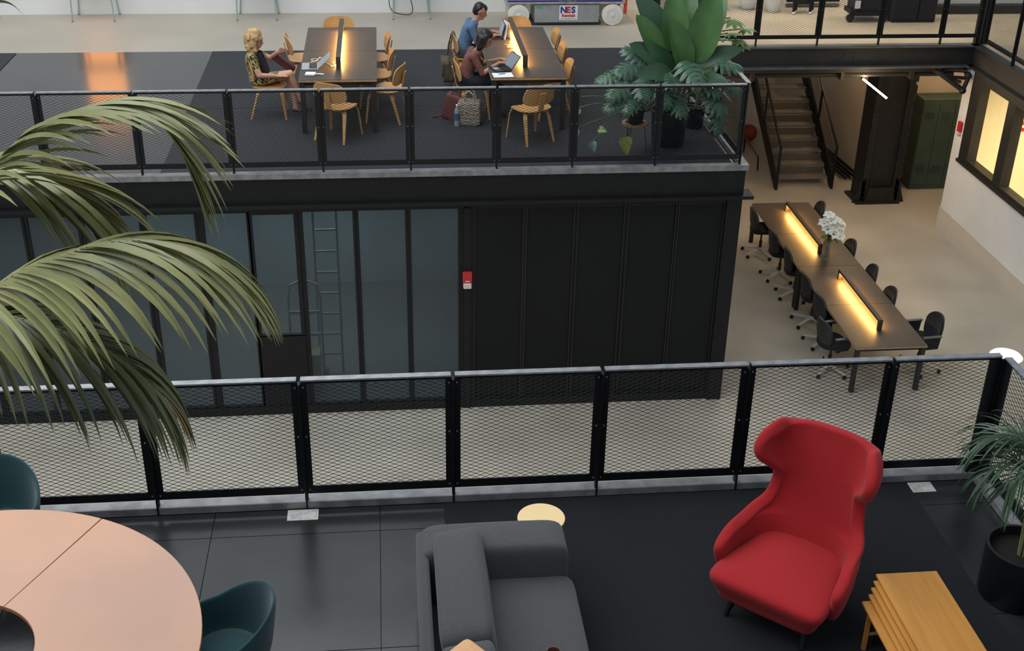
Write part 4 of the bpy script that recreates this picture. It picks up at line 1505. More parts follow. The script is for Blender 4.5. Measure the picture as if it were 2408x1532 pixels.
bo = thing('water_bottle', 'blue-labelled clear water bottle standing between the maroon bag and the tote', 'bottle', (0.955, 16.22, 0.01))
MB().lathe([(0.034, 0), (0.036, 0.02), (0.034, 0.08), (0.036, 0.20), (0.030, 0.235), (0.014, 0.265), (0.013, 0.28)], 18).build('body', mat('pet_plastic', (0.42, 0.50, 0.55), 0.15, alpha=0.6), bo)
MB().lathe([(0.0375, 0.09), (0.0375, 0.18)], 18, cap=False).build('label_wrap', mat('blue_label', (0.03, 0.14, 0.26), 0.4), bo)
MB().lathe([(0.016, 0.275), (0.016, 0.30)], 14).build('cap', PAPER, bo)
lb_ = thing('handbag', 'long wine-coloured clutch resting on the blonde woman\'s lap', 'bag', (-1.40, 16.99, 0.70), R_(0))
c = cushion(-0.17, 0.17, -0.035, 0.035, -0.05, 0.05, mat('wine_leather', (0.10, 0.022, 0.028), 0.5), 'bag_body', lb_, puff=0.008)
c.rotation_euler = (0, R_(38), 0)
MB().tube([(-0.10, -0.04, 0.10), (0.13, -0.04, -0.08)], 0.006, 5).build('zip', KEY, lb_)
# ------------------------------------------------------------------ plants
def leafmat(name, a, b, rough=0.45):
    m = mat(name, a, rough, col2=b, scale=3.0, spec=0.5)
    m.node_tree.nodes['Principled BSDF'].inputs['Subsurface Weight'].default_value = 0.0
    return m


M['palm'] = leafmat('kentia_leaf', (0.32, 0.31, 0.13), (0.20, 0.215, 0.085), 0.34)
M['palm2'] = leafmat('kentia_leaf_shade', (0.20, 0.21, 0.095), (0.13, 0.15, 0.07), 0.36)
M['rachis'] = mat('kentia_rachis', (0.30, 0.29, 0.11), 0.5)
M['sp'] = leafmat('parlour_palm_leaf', (0.075, 0.125, 0.07), (0.04, 0.08, 0.045), 0.38)


def catmull(P, n=6):
    P = [Vector(p) for p in P]
    out = []
    for i in range(len(P) - 1):
        p0, p1, p2, p3 = P[max(i - 1, 0)], P[i], P[i + 1], P[min(i + 2, len(P) - 1)]
        for k in range(n):
            t = k / n
            out.append(0.5 * ((2 * p1) + (p2 - p0) * t + (2 * p0 - 5 * p1 + 4 * p2 - p3) * t * t + (3 * p1 - p0 - 3 * p2 + p3) * t ** 3))
    out.append(P[-1])
    return out


def leaflet_mesh(base, d0, length, width, droop, m, nrm, n=9):
    rows = []
    p = Vector(base)
    st = length / n
    d = Vector(d0).normalized()
    for i in range(n + 1):
        t = i / n
        w_ = width * (min(1, 0.35 + t * 3.2)) * (1 - t ** 2.6) + 0.0012
        s = d.cross(nrm)
        if s.length < 1e-3:
            s = d.cross(Vector((0, 1, 0)))
        s.normalize()
        fold = s.cross(d).normalized() * (w_ * 0.35)
        rows.append([p - s * w_ / 2 + fold, p.copy(), p + s * w_ / 2 + fold])
        d = (d + Vector((0, 0, -1)) * droop * (0.3 + t)).normalized()
        p = p + d * st
    return MB().grid(rows).mesh('leaflet', m)


def frond(parent, path, n, lmin, lmax, width, droop, m, start=0.25, r0=0.012, fwd=0.55, side_up=0.15, sides=(-1, 1), seed=1, tipfwd=0.9, lean=0.0, far_drop=0.0):
    rnd = random.Random(seed)
    pts = catmull(path, 8)
    N = len(pts)
    fr = MB().tube(pts, [lerp(r0, 0.003, (i / (N - 1)) ** 0.8) for i in range(N)], 6).build('frond', M['rachis'], parent)
    for k in range(n):
        u = start + (1 - start) * (k + 0.5) / n
        x = u * (N - 1)
        i = min(int(x), N - 2)
        p = pts[i].lerp(pts[i + 1], x - i)
        tg = (pts[i + 1] - pts[i]).normalized()
        for s in sides:
            lat = tg.cross(Vector((0, 0, 1))).normalized() * s
            upv = lat.cross(tg).normalized()
            if upv.z < 0:
                upv = -upv
            f_ = lerp(fwd, tipfwd, (k / n) ** 1.5) + rnd.uniform(-0.08, 0.08)
            d0 = (lat * (1 - 0.35 * f_) + tg * f_ + upv * ((side_up if s > 0 else side_up - far_drop) + rnd.uniform(-0.08, 0.08)) + Vector((lean, 0, 0))).normalized()
            ln = lerp(lmin, lmax, math.sin(PI * min(1.0, 0.18 + 0.80 * (k + 0.5) / n))) * rnd.uniform(0.92, 1.06)
            obj('leaflet', leaflet_mesh(p, d0, ln, width * rnd.uniform(0.85, 1.1), droop * rnd.uniform(0.85, 1.15), m, upv), fr)
    # two spears at the tip
    return fr


kp = thing('kentia_palm', 'tall kentia palm arching its fronds into the picture from the left edge', 'palm', (-4.25, 6.35, 0.0))
off = Vector((4.25, -6.35, 0.0))
MB().lathe([(0.22, 0), (0.27, 0.05), (0.30, 0.45), (0.27, 0.46), (0.26, 0.40)], 24, cap=False).build('pot', M['black'], kp)
MB().lathe([(0.0005, 0.40), (0.265, 0.40)], 24, cap=False).build('soil', mat('potting_soil', (0.014, 0.011, 0.009), 0.95), kp)
for k, (a, b) in enumerate([((-0.05, 0), (0.15, -0.1)), ((0.06, 0.05), (0.3, -0.25)), ((0.0, -0.06), (0.1, -0.35))]):
    MB().tube([(a[0], a[1], 0.38), (lerp(a[0], b[0], 0.4), lerp(a[1], b[1], 0.4), 1.1), (b[0], b[1], 2.1)], [0.035, 0.03, 0.02], 8).build('trunk', mat('palm_trunk', (0.10, 0.09, 0.045), 0.8), kp)


def loc(P):
    return [Vector(p) + off for p in P]


F1 = [(-4.0, 6.1, 2.1), (-3.0, 5.75, 2.75), (-2.3, 5.5, 3.17), (-1.875, 5.4, 3.403), (-1.727, 5.4, 3.511), (-1.6, 5.4, 3.618), (-1.46, 5.4, 3.695), (-1.325, 5.4, 3.741), (-1.203, 5.4, 3.769), (-1.087, 5.4, 3.744), (-0.995, 5.4, 3.658), (-0.932, 5.4, 3.547)]
F2 = [(-4.1, 6.1, 2.0), (-3.0, 5.4, 2.35), (-2.3, 5.05, 2.72), (-1.838, 5.0, 2.992), (-1.696, 5.0, 3.085), (-1.564, 5.0, 3.161), (-1.374, 5.0, 3.226), (-1.249, 5.0, 3.263), (-1.108, 5.0, 3.273), (-1.003, 5.0, 3.264), (-0.9, 5.0, 3.233), (-0.815, 5.0, 3.194)]
F3 = [(-4.0, 6.2, 2.1), (-3.0, 5.9, 2.9), (-2.3, 5.7, 3.35), (-1.943, 5.7, 3.385), (-1.83, 5.7, 3.362), (-1.718, 5.7, 3.332), (-1.599, 5.7, 3.277), (-1.506, 5.7, 3.17)]
F4 = [(-4.1, 6.2, 2.0), (-3.0, 5.7, 2.6), (-2.4, 5.4, 2.80), (-1.935, 5.3, 2.812), (-1.825, 5.3, 2.786), (-1.642, 5.3, 2.723), (-1.46, 5.3, 2.637), (-1.298, 5.3, 2.515), (-1.194, 5.3, 2.38)]
frond(kp, loc(F1), 38, 0.42, 0.66, 0.044, 0.11, M['palm'], start=0.24, fwd=1.05, seed=2, tipfwd=1.5, side_up=0.0, far_drop=0.35)
frond(kp, loc(F2), 40, 0.50, 0.80, 0.048, 0.225, M['palm'], start=0.24, fwd=0.75, seed=5, tipfwd=2.0, side_up=-0.05, far_drop=0.15)
frond(kp, loc(F3), 26, 0.50, 0.78, 0.046, 0.15, M['palm'], start=0.38, fwd=0.9, seed=8, tipfwd=1.4, side_up=0.02)
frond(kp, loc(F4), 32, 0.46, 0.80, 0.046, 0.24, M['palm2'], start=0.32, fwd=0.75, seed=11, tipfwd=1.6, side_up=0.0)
# the two strap-like tips in the upper left corner
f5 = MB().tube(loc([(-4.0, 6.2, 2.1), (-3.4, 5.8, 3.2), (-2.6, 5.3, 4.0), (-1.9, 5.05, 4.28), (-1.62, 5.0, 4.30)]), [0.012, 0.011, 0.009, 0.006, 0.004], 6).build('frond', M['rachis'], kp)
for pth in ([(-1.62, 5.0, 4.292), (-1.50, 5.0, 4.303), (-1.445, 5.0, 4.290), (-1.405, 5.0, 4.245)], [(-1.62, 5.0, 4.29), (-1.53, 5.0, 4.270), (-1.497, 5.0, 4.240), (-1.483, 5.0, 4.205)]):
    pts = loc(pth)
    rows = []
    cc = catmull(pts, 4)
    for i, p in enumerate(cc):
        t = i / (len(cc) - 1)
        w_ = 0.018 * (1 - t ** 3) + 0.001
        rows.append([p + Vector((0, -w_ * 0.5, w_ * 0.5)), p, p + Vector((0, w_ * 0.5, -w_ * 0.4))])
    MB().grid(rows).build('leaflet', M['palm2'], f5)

# ------------------------------------------------------------------ small palm in the right foreground
PB = mat('black_planter', (0.010, 0.011, 0.013), 0.35, var=0.2, scale=6)
sp = thing('potted_palm', 'small drooping palm in a black planter at the right edge beside the railing', 'palm', (4.14, 6.17, 0.0))
MB().lathe([(0.225, 0), (0.235, 0.02), (0.245, 0.40), (0.225, 0.40), (0.22, 0.33)], 32, cap=False).build('pot', PB, sp)
MB().lathe([(0.0005, 0.33), (0.222, 0.33)], 32, cap=False).build('soil', MATS['potting_soil'], sp)
rnd = random.Random(4)
for k in range(9):
    a = R_(100 + k * 27 + rnd.uniform(-8, 8))
    rr = rnd.uniform(0.30, 0.44)
    h = rnd.uniform(0.92, 1.25)
    dx, dy = math.cos(a), math.sin(a)
    if 4.14 + dx * rr > 4.40:
        dx *= 0.3
    pth = [(dx * 0.03, dy * 0.03, 0.32), (dx * 0.06, dy * 0.06, 0.75), (dx * rr * 0.35, dy * rr * 0.35, h), (dx * rr * 0.75, dy * rr * 0.75, h + 0.07), (dx * rr, dy * rr, h - 0.02)]
    frond(sp, pth, 13, 0.22, 0.42, 0.018, 0.24, M['sp'], start=0.42, r0=0.007, fwd=0.75, seed=20 + k, tipfwd=1.3)
dp = thing('glazed_pot', 'glossy black rounded pot in front of the small palm, lower right corner', 'pot', (4.17, 5.62, 0.0))
MB().lathe([(0.10, 0), (0.20, 0.06), (0.24, 0.20), (0.21, 0.33), (0.13, 0.40), (0.12, 0.42), (0.10, 0.41)], 32, cap=False).build('body', mat('black_glaze', (0.010, 0.012, 0.018), 0.12), dp)
MB().lathe([(0.0005, 0.30), (0.19, 0.30)], 24, cap=False).build('soil', MATS['potting_soil'], dp)

# ------------------------------------------------------------------ big plants on the far deck corner
def blade(length, width, n=12, curl=0.25, fold=0.18, power=0.75, belly=0.5):
    """broad leaf along +Y, upper side +Z"""
    rows = []
    for i in range(n + 1):
        t = i / n
        w_ = width * (math.sin(PI * t ** belly) ** power if 0 < t < 1 else 0.0) * 0.5 + 0.001
        y = length * t
        z = -curl * length * t * t
        rows.append([(-w_, y, z + fold * w_), (-w_ * 0.5, y, z + fold * 0.35 * w_), (0, y, z), (w_ * 0.5, y, z + fold * 0.35 * w_), (w_, y, z + fold * w_)])
    return rows


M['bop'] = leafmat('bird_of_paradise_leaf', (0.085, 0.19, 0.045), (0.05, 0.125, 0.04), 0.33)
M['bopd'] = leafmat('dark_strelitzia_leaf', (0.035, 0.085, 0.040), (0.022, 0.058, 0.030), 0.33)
M['mon'] = leafmat('monstera_leaf', (0.070, 0.150, 0.090), (0.04, 0.095, 0.055), 0.28)
M['fat'] = leafmat('fatsia_leaf', (0.21, 0.32, 0.09), (0.12, 0.21, 0.06), 0.4)
M['yel'] = leafmat('yellow_leaf', (0.26, 0.24, 0.045), (0.15, 0.19, 0.04), 0.5)
bop_me = MB().grid(blade(1.0, 0.44, n=16, curl=0.16, fold=0.38, power=0.55, belly=0.80)).mesh('leaf', M['bop'])
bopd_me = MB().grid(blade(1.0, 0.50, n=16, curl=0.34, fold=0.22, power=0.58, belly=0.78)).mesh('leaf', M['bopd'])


def mon_mesh(m, seed=0):
    rnd = random.Random(seed)
    mb = MB()
    mb.grid([[(-0.02, 0.0, 0), (0.02, 0.0, 0)], [(-0.03, 0.5, -0.03), (0.03, 0.5, -0.03)], [(-0.02, 0.85, -0.13), (0.02, 0.85, -0.13)], [(-0.001, 1.0, -0.22), (0.001, 1.0, -0.22)]])
    for s in (-1, 1):
        for k in range(6):
            y0 = -0.02 + 0.15 * k
            a = R_(lerp(100, 25, k / 5))
            ln = (0.30, 0.44, 0.48, 0.44, 0.36, 0.25)[k] * rnd.uniform(0.9, 1.08)
            rows = []
            for i in range(6):
                t = i / 5
                w_ = 0.080 * (1 - 0.15 * t) * (1 if i < 4 else (0.8 if i == 4 else 0.3))
                cx = s * (0.015 + math.sin(a) * ln * t)
                cy = y0 + 0.05 + math.cos(a) * ln * t
                cz = 0.03 * t - 0.22 * t * t - 0.2 * (y0 * y0)
                px_, py_ = math.cos(a) * s, -math.sin(a)
                rows.append([(cx - px_ * w_, cy - py_ * w_, cz), (cx, cy, cz + 0.012), (cx + px_ * w_, cy + py_ * w_, cz)])
            mb.grid(rows, flip=s < 0)
    return mb.mesh('leaf', m)


def palmate_mesh(m):
    mb = MB()
    for k in range(8):
        a = R_(-140 + 40 * k)
        rows = []
        ln = 0.6 - 0.2 * abs(k - 3.5) / 3.5
        for i in range(6):
            t = i / 5
            w_ = 0.11 * math.sin(PI * (0.12 + 0.86 * t)) + 0.002
            c = Vector((math.sin(a) * ln * t, 0.25 + math.cos(a) * ln * t, -0.18 * t * t))
            s = Vector((math.cos(a), -math.sin(a), 0)) * w_
            rows.append([c - s, c + Vector((0, 0, 0.01)), c + s])
        mb.grid(rows)
    return mb.mesh('leaf', m)


def heart_mesh(m):
    rows = []
    for i in range(9):
        t = i / 8
        w_ = 0.42 * (1 - t) ** 0.7 * (0.75 + 0.6 * min(1, t * 4)) * 0.8 + 0.002
        rows.append([(-w_, t, -0.2 * t * t), (-w_ * .5, t, -0.2 * t * t - 0.03), (0, t, -0.2 * t * t - 0.05), (w_ * .5, t, -0.2 * t * t - 0.03), (w_, t, -0.2 * t * t)])
    return MB().grid(rows).mesh('leaf', m)


MON = [mon_mesh(M['mon'], k) for k in range(3)]
FAT = palmate_mesh(M['fat'])
HRT = heart_mesh(M['fat'])
HRY = heart_mesh(M['yel'])
HRM = heart_mesh(M['mon'])


def put_leaf(parent, me, base, d, up, size, origin):
    d = Vector(d).normalized()
    up = Vector(up)
    x = d.cross(up).normalized()
    z = x.cross(d)
    o = obj('leaf', me, parent)
    b = Vector(base) - Vector(origin)
    o.matrix_local = Matrix(((x.x * size, d.x * size, z.x * size, b.x), (x.y * size, d.y * size, z.y * size, b.y), (x.z * size, d.z * size, z.z * size, b.z), (0, 0, 0, 1)))
    return o


def stem_to(parent, a, b, r, m, origin, bow=0.12):
    a, b, o = Vector(a), Vector(b), Vector(origin)
    mid = a.lerp(b, 0.55) + Vector((0, 0, bow * (b - a).length))
    pts = catmull([a - o, mid - o, b - o], 5)
    MB().tube(pts, r, 6).build('stem', m, parent)


GS = mat('green_stem', (0.10, 0.15, 0.05), 0.5)
O1 = (3.72, 15.37, 0.01)
bp1 = thing('bird_of_paradise', 'tall broad-leaved bird of paradise plant in a big black pot, far deck corner', 'plant', O1)
MB().lathe([(0.205, 0), (0.215, 0.02), (0.245, 0.46), (0.255, 0.47), (0.235, 0.47), (0.225, 0.40)], 28, cap=False).build('pot', PB, bp1)
MB().lathe([(0.0005, 0.40), (0.228, 0.40)], 28, cap=False).build('soil', MATS['potting_soil'], bp1)
for (bx_, by_, bz_, dx, dy, dz, ux, uy, uz, sz, me) in [
    (3.98, 15.30, 1.12, 0.18, -0.1, 1.0, -0.25, -1, 0.2, 0.95, bop_me),
    (3.86, 15.25, 1.00, -0.30, -0.15, 0.95, 0.45, -1, 0.3, 0.78, bop_me),
    (3.70, 15.30, 1.25, -0.05, 0.1, 1.0, 0.0, -1, 0.4, 0.80, bop_me),
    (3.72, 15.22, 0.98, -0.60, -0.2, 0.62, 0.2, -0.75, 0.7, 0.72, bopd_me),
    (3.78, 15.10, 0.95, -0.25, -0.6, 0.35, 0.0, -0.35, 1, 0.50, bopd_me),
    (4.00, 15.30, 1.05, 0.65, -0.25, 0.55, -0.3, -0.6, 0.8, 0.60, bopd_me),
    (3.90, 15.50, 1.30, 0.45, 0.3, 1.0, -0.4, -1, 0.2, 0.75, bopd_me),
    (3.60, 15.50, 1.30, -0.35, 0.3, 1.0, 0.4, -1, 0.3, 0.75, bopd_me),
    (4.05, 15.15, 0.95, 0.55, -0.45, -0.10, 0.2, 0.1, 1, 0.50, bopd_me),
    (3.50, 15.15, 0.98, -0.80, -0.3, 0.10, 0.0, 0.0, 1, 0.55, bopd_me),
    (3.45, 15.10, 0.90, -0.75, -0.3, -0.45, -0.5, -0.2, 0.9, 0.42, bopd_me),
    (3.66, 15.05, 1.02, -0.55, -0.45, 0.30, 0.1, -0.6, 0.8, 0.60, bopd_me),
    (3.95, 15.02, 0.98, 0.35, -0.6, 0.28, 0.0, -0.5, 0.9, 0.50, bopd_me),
    (3.82, 15.55, 1.35, 0.1, 0.25, 1.0, 0.0, -1, 0.3, 0.85, bop_me),
    (4.05, 15.45, 1.25, 0.35, 0.1, 0.9, -0.3, -1, 0.3, 0.80, bop_me),
    (3.55, 15.30, 1.12, -0.45, 0.0, 0.9, 0.5, -1, 0.3, 0.70, bop_me),
]:
    put_leaf(bp1, me, (bx_, by_, bz_), (dx, dy, dz), (ux, uy, uz), sz, O1)
    stem_to(bp1, (lerp(3.72, bx_, 0.25), 15.36, 0.42), (bx_, by_, bz_), 0.011, GS, O1, bow=0.02)
# monstera in its own pot on the plant stand
O2 = (3.21, 15.14, 0.385)
stt = thing('plant_stand', 'round wooden plant stand on black hairpin legs behind the railing', 'plant stand', (3.21, 15.14, 0.01))
MB().lathe([(0.125, 0.345), (0.165, 0.345), (0.168, 0.36), (0.165, 0.375), (0.125, 0.375), (0.12, 0.36), (0.125, 0.345)], 32, cap=False).build('ring_top', MATS['plywood_edge'], stt)
MB().lathe([(0.0005, 0.347), (0.126, 0.347)], 28, cap=False).build('shelf', MATS['plywood_edge'], stt)
for k in range(3):
    a = R_(90 + 120 * k + 20)
    c, s = math.cos(a), math.sin(a)
    MB().tube([(0.13 * c - 0.03 * s, 0.13 * s + 0.03 * c, 0.345), (0.17 * c, 0.17 * s, 0.005), (0.13 * c + 0.03 * s, 0.13 * s - 0.03 * c, 0.345)], 0.005, 6).build('hairpin_leg', M['black'], stt)
mo = thing('monstera', 'monstera with split blue-green leaves in a black pot on the wooden stand', 'plant', O2)
MB().lathe([(0.095, 0), (0.10, 0.01), (0.12, 0.19), (0.108, 0.19), (0.105, 0.16)], 24, cap=False).build('pot', PB, mo)
MB().lathe([(0.0005, 0.16), (0.107, 0.16)], 24, cap=False).build('soil', MATS['potting_soil'], mo)
rnd = random.Random(12)
spots = [(2.98, 14.9, 0.78, -0.9, -0.4, -0.35, 0.24), (4.25, 14.9, 1.0, 0.8, -0.4, -0.3, 0.26), (4.20, 15.05, 1.18, 0.9, -0.2, 0.0, 0.28), (3.20, 15.15, 1.15, -0.7, -0.3, -0.1, 0.28), (3.76, 14.98, 1.22, 0.35, -0.8, -0.35, 0.36), (3.30, 15.0, 1.02, -0.3, -0.9, -0.3, 0.32), (3.05, 14.95, 0.95, -0.8, -0.5, -0.25, 0.28), (3.45, 14.9, 0.95, 0.1, -0.9, -0.35, 0.30), (3.62, 14.85, 0.82, 0.25, -0.9, -0.4, 0.28), (3.15, 14.9, 0.82, -0.5, -0.8, -0.4, 0.26), (3.95, 14.95, 1.0, 0.6, -0.6, -0.2, 0.30), (4.08, 14.85, 0.85, 0.5, -0.8, -0.5, 0.30), (3.35, 15.2, 1.2, -0.5, 0.1, 0.25, 0.30), (2.95, 15.1, 1.05, -0.9, -0.1, -0.2, 0.26), (3.55, 15.0, 1.08, -0.1, -1.0, -0.1, 0.28), (4.15, 14.75, 0.66, 0.3, -0.6, -0.9, 0.26)]
for i, (x, y, z, dx, dy, dz, sz) in enumerate(spots):
    put_leaf(mo, MON[i % 3], (x, y, z), (dx, dy, dz), (0.0, -0.45 + rnd.uniform(-.2, .2), 1.0), sz * 1.25, O2)
    stem_to(mo, (lerp(3.21, x, 0.12), 15.12, 0.53), (x, y, z), 0.007, GS, O2, bow=0.10)
# a trailing climber spreading to the left
for i, (x, y, z, dx, dy, dz, sz, me) in enumerate([(2.86, 15.2, 0.96, -0.4, -0.3, 0.8, 0.13, HRT), (2.80, 15.2, 0.93, -0.3, -0.4, -0.8, 0.13, HRT), (2.44, 15.1, 0.60, -0.3, -0.5, -0.6, 0.16, HRM), (2.40, 15.0, 0.36, 0.0, -0.5, -0.7, 0.17, HRM), (2.70, 14.95, 0.37, 0.5, -0.6, 0.0, 0.13, HRT), (2.62, 14.95, 0.20, 0.1, -0.6, -0.5, 0.16, HRM), (3.03, 14.82, 0.30, 0.05, -0.5, -0.9, 0.24, HRY), (2.50, 15.2, 0.72, -0.6, -0.2, 0.5, 0.12, HRM)]):
    put_leaf(mo, me, (x, y, z), (dx, dy, dz), (-0.1, -0.9, 0.5), sz, O2)
    stem_to(mo, (3.12, 15.10, 0.55), (x, y, z), 0.006, GS, O2, bow=0.12 if z > 0.4 else 0.02)
# fatsia in a low pot against the side railing
O3 = (4.22, 16.05, 0.01)
fp = thing('fatsia', 'pale green fatsia with fingered leaves beside the side railing of the far deck', 'plant', O3)
MB().lathe([(0.13, 0), (0.14, 0.02), (0.16, 0.30), (0.145, 0.30), (0.14, 0.25)], 24, cap=False).build('pot', PB, fp)
MB().lathe([(0.0005, 0.25), (0.142, 0.25)], 24, cap=False).build('soil', MATS['potting_soil'], fp)
rnd = random.Random(31)
for x, y, z, sz in [(4.62, 16.1, 1.50, 0.34), (4.78, 16.1, 1.35, 0.30), (4.72, 16.0, 1.22, 0.30), (4.58, 16.0, 1.32, 0.28), (4.40, 15.9, 1.28, 0.28), (4.66, 15.95, 1.26, 0.26), (4.45, 16.2, 1.62, 0.26), (4.30, 15.75, 1.05, 0.24), (4.22, 15.6, 0.80, 0.24), (4.15, 15.5, 0.98, 0.22)]:
    put_leaf(fp, FAT, (x, y, z), (0.5 + rnd.uniform(-.3, .3), -0.7, rnd.uniform(-0.2, 0.3)), (0.1, -0.35, 1), sz, O3)
    MB().tube(catmull([(0, 0, 0.25), (0.08, lerp(0, y - 16.05, 0.3), min(z, 1.16) * 0.7), (0.12 if x > 4.4 else (x - 4.22) * 0.7, lerp(0, y - 16.05, 0.6), max(1.17, z - 0.1) if x > 4.4 else z - 0.1), (x - 4.22, y - 16.05, z - 0.01)], 5), 0.008, 6).build('stem', GS, fp)
# ------------------------------------------------------------------ lettering helper
def text_mesh(body, size, m, extrude=0.0008, bold=False):
    cu = bpy.data.curves.new('txt', 'FONT')
    cu.body = body
    cu.size = size
    cu.extrude = extrude
    cu.align_x = 'CENTER'
    cu.align_y = 'CENTER'
    cu.resolution_u = 3
    if bold:
        cu.offset = size * 0.045
    o = bpy.data.objects.new('txt', cu)
    COL.objects.link(o)
    dg = bpy.context.evaluated_depsgraph_get()
    me = bpy.data.meshes.new_from_object(o.evaluated_get(dg))
    bpy.data.objects.remove(o)
    me.materials.clear()
    me.materials.append(m)
    return me


def text(name, body, size, m, parent, loc, sx=1.0, bold=False):
    o = obj(name, text_mesh(body, size, m, bold=bold), parent, loc)
    o.rotation_euler = (R_(90), 0, 0)
    o.scale = (sx, 1, 1)
    return o


NAVY = mat('navy_ink', (0.03, 0.035, 0.22), 0.5)
REDI = mat('red_ink', (0.62, 0.05, 0.04), 0.5)
GREYI = mat('grey_ink', (0.2, 0.2, 0.2), 0.6)
# ------------------------------------------------------------------ scissor lift at the back wall
LG = mat('lift_grey', (0.33, 0.34, 0.34), 0.55, var=0.1, scale=6)
TYR = mat('white_tyre', (0.80, 0.77, 0.70), 0.6, var=0.05, scale=10)
sl = thing('scissor_lift', 'grey scissor lift with white wheels and rental sticker at the back wall', 'lift', (3.23, 22.1, 0))
MB().bb(-0.56, 0.60, -0.36, 0.36, 0.055, 0.37).build('chassis', LG, sl, smooth=False, bevel=0.01)
MB().bb(-0.60, 0.64, -0.33, 0.33, 0.02, 0.055).build('skid', mat('lift_dark', (0.05, 0.05, 0.05), 0.7), sl, smooth=False)
MB().bb(-1.09, 1.06, -0.38, 0.38, 0.385, 0.50).build('platform_frame', mat('worn_aluminium', (0.42, 0.40, 0.39), 0.5, var=0.15, scale=8), sl, smooth=False, bevel=0.01)
MB().bb(-1.05, 1.0, -0.383, -0.38, 0.428, 0.455).build('stripe', NAVY, sl, smooth=False)
text('lettering', 'SKYJACK', 0.062, GREYI, sl, (0.02, -0.385, 0.447), 1.35, True)
stp = MB().bb(-0.165, 0.165, -0.363, -0.36, 0.10, 0.36).build('sticker', PAPER, sl, loc=(0.045, 0, 0), smooth=False)
text('lettering', 'N', 0.15, NAVY, stp, (-0.09, -0.365, 0.275), 1.0, True)
text('lettering', 'E', 0.15, REDI, stp, (0.0, -0.365, 0.275), 1.0, True)
text('lettering', 'S', 0.15, NAVY, stp, (0.085, -0.365, 0.275), 1.0, True)
text('lettering', 'Rentals', 0.072, REDI, stp, (0.0, -0.365, 0.180), 1.15, True)
text('lettering', 'www.nesrentals.com', 0.030, GREYI, stp, (0.0, -0.365, 0.128), 1.1)
MB().bb(-0.54, -0.42, -0.363, -0.36, 0.315, 0.36).build('green_label', mat('green_label', (0.12, 0.35, 0.24), 0.6), sl, smooth=False)
for wx in (-0.845, 0.84):
    for wy in (-0.33, 0.33):
        mx = T(wx, wy, 0.19) @ rot('X', 90)
        wl = MB().lathe([(0.15, -0.06), (0.185, -0.055), (0.19, -0.03), (0.19, 0.03), (0.185, 0.055), (0.15, 0.06)], 32, mx).build('wheel', TYR, sl)
        MB().lathe([(0.12, 0.0), (0.13, 0.066), (0.11, 0.068), (0.04, 0.062), (0.035, 0.075), (0.02, 0.08)], 24, mx).build('hub', mat('hub_white', (0.74, 0.73, 0.69), 0.5), wl)
MB().bb(1.05, 1.10, -0.36, -0.28, 0.20, 0.75).build('ladder_post', REDI, sl, smooth=False, bevel=0.006)
MB().bb(1.05, 1.10, 0.28, 0.36, 0.20, 0.75).build('ladder_post', REDI, sl, smooth=False, bevel=0.006)
for k, z in enumerate((0.52, 0.66, 0.80)):
    for s in (-1, 1):
        MB().bar((-0.9, s * 0.2, z - 0.06), (0.9, s * 0.2, z + 0.06), 0.04, 0.06).build('scissor_arm', LG, sl, smooth=False)
MB().bb(-1.1, 1.1, -0.38, 0.38, 0.90, 0.98).build('deck', LG, sl, smooth=False)

# ------------------------------------------------------------------ narrow desks with mint legs along the back wall
MINT = mat('mint_steel', (0.32, 0.42, 0.38), 0.5)
for k, (x0, x1, lb) in enumerate([(-5.45, -4.73, 'narrow white desk on mint legs at the back wall, far left'), (-2.60, -1.905, 'narrow white desk on mint legs at the back wall behind the blonde woman'), (0.165, 0.83, 'narrow white desk on mint legs at the back wall left of the man')]):
    t = thing('console_desk', lb, 'desk', ((x0 + x1) / 2, 22.45, 0), 0, 'narrow desks along the back wall')
    h = (x1 - x0) / 2
    for sx in (-1, 1):
        MB().tube([(sx * h, -0.20, 0.0), (sx * (h - 0.03), -0.18, 0.88)], 0.013, 8).build('leg', MINT, t)
        MB().tube([(sx * h, 0.31, 0.0), (sx * (h - 0.10), 0.26, 0.88)], 0.013, 8).build('leg', MINT, t)
        MB().lathe([(0.018, 0), (0.018, 0.02)], 8, T(sx * h, -0.20, 0)).build('foot', GREYI, t)
        MB().lathe([(0.018, 0), (0.018, 0.02)], 8, T(sx * h, 0.31, 0)).build('foot', GREYI, t)
    MB().bb(-h - 0.05, h + 0.05, -0.25, 0.33, 0.88, 0.91).build('desk_top', M['whitepaint'], t, smooth=False)
cord('black cable looping down behind the desk at the back wall', [(0.12, 22.35, 0.75), (0.10, 22.35, 0.30), (0.16, 22.40, 0.12), (0.30, 22.42, 0.06), (0.46, 22.42, 0.05), (0.52, 22.42, 0.12), (0.50, 22.42, 0.28), (0.42, 22.42, 0.5)], KEY, 0.008, 'cable')

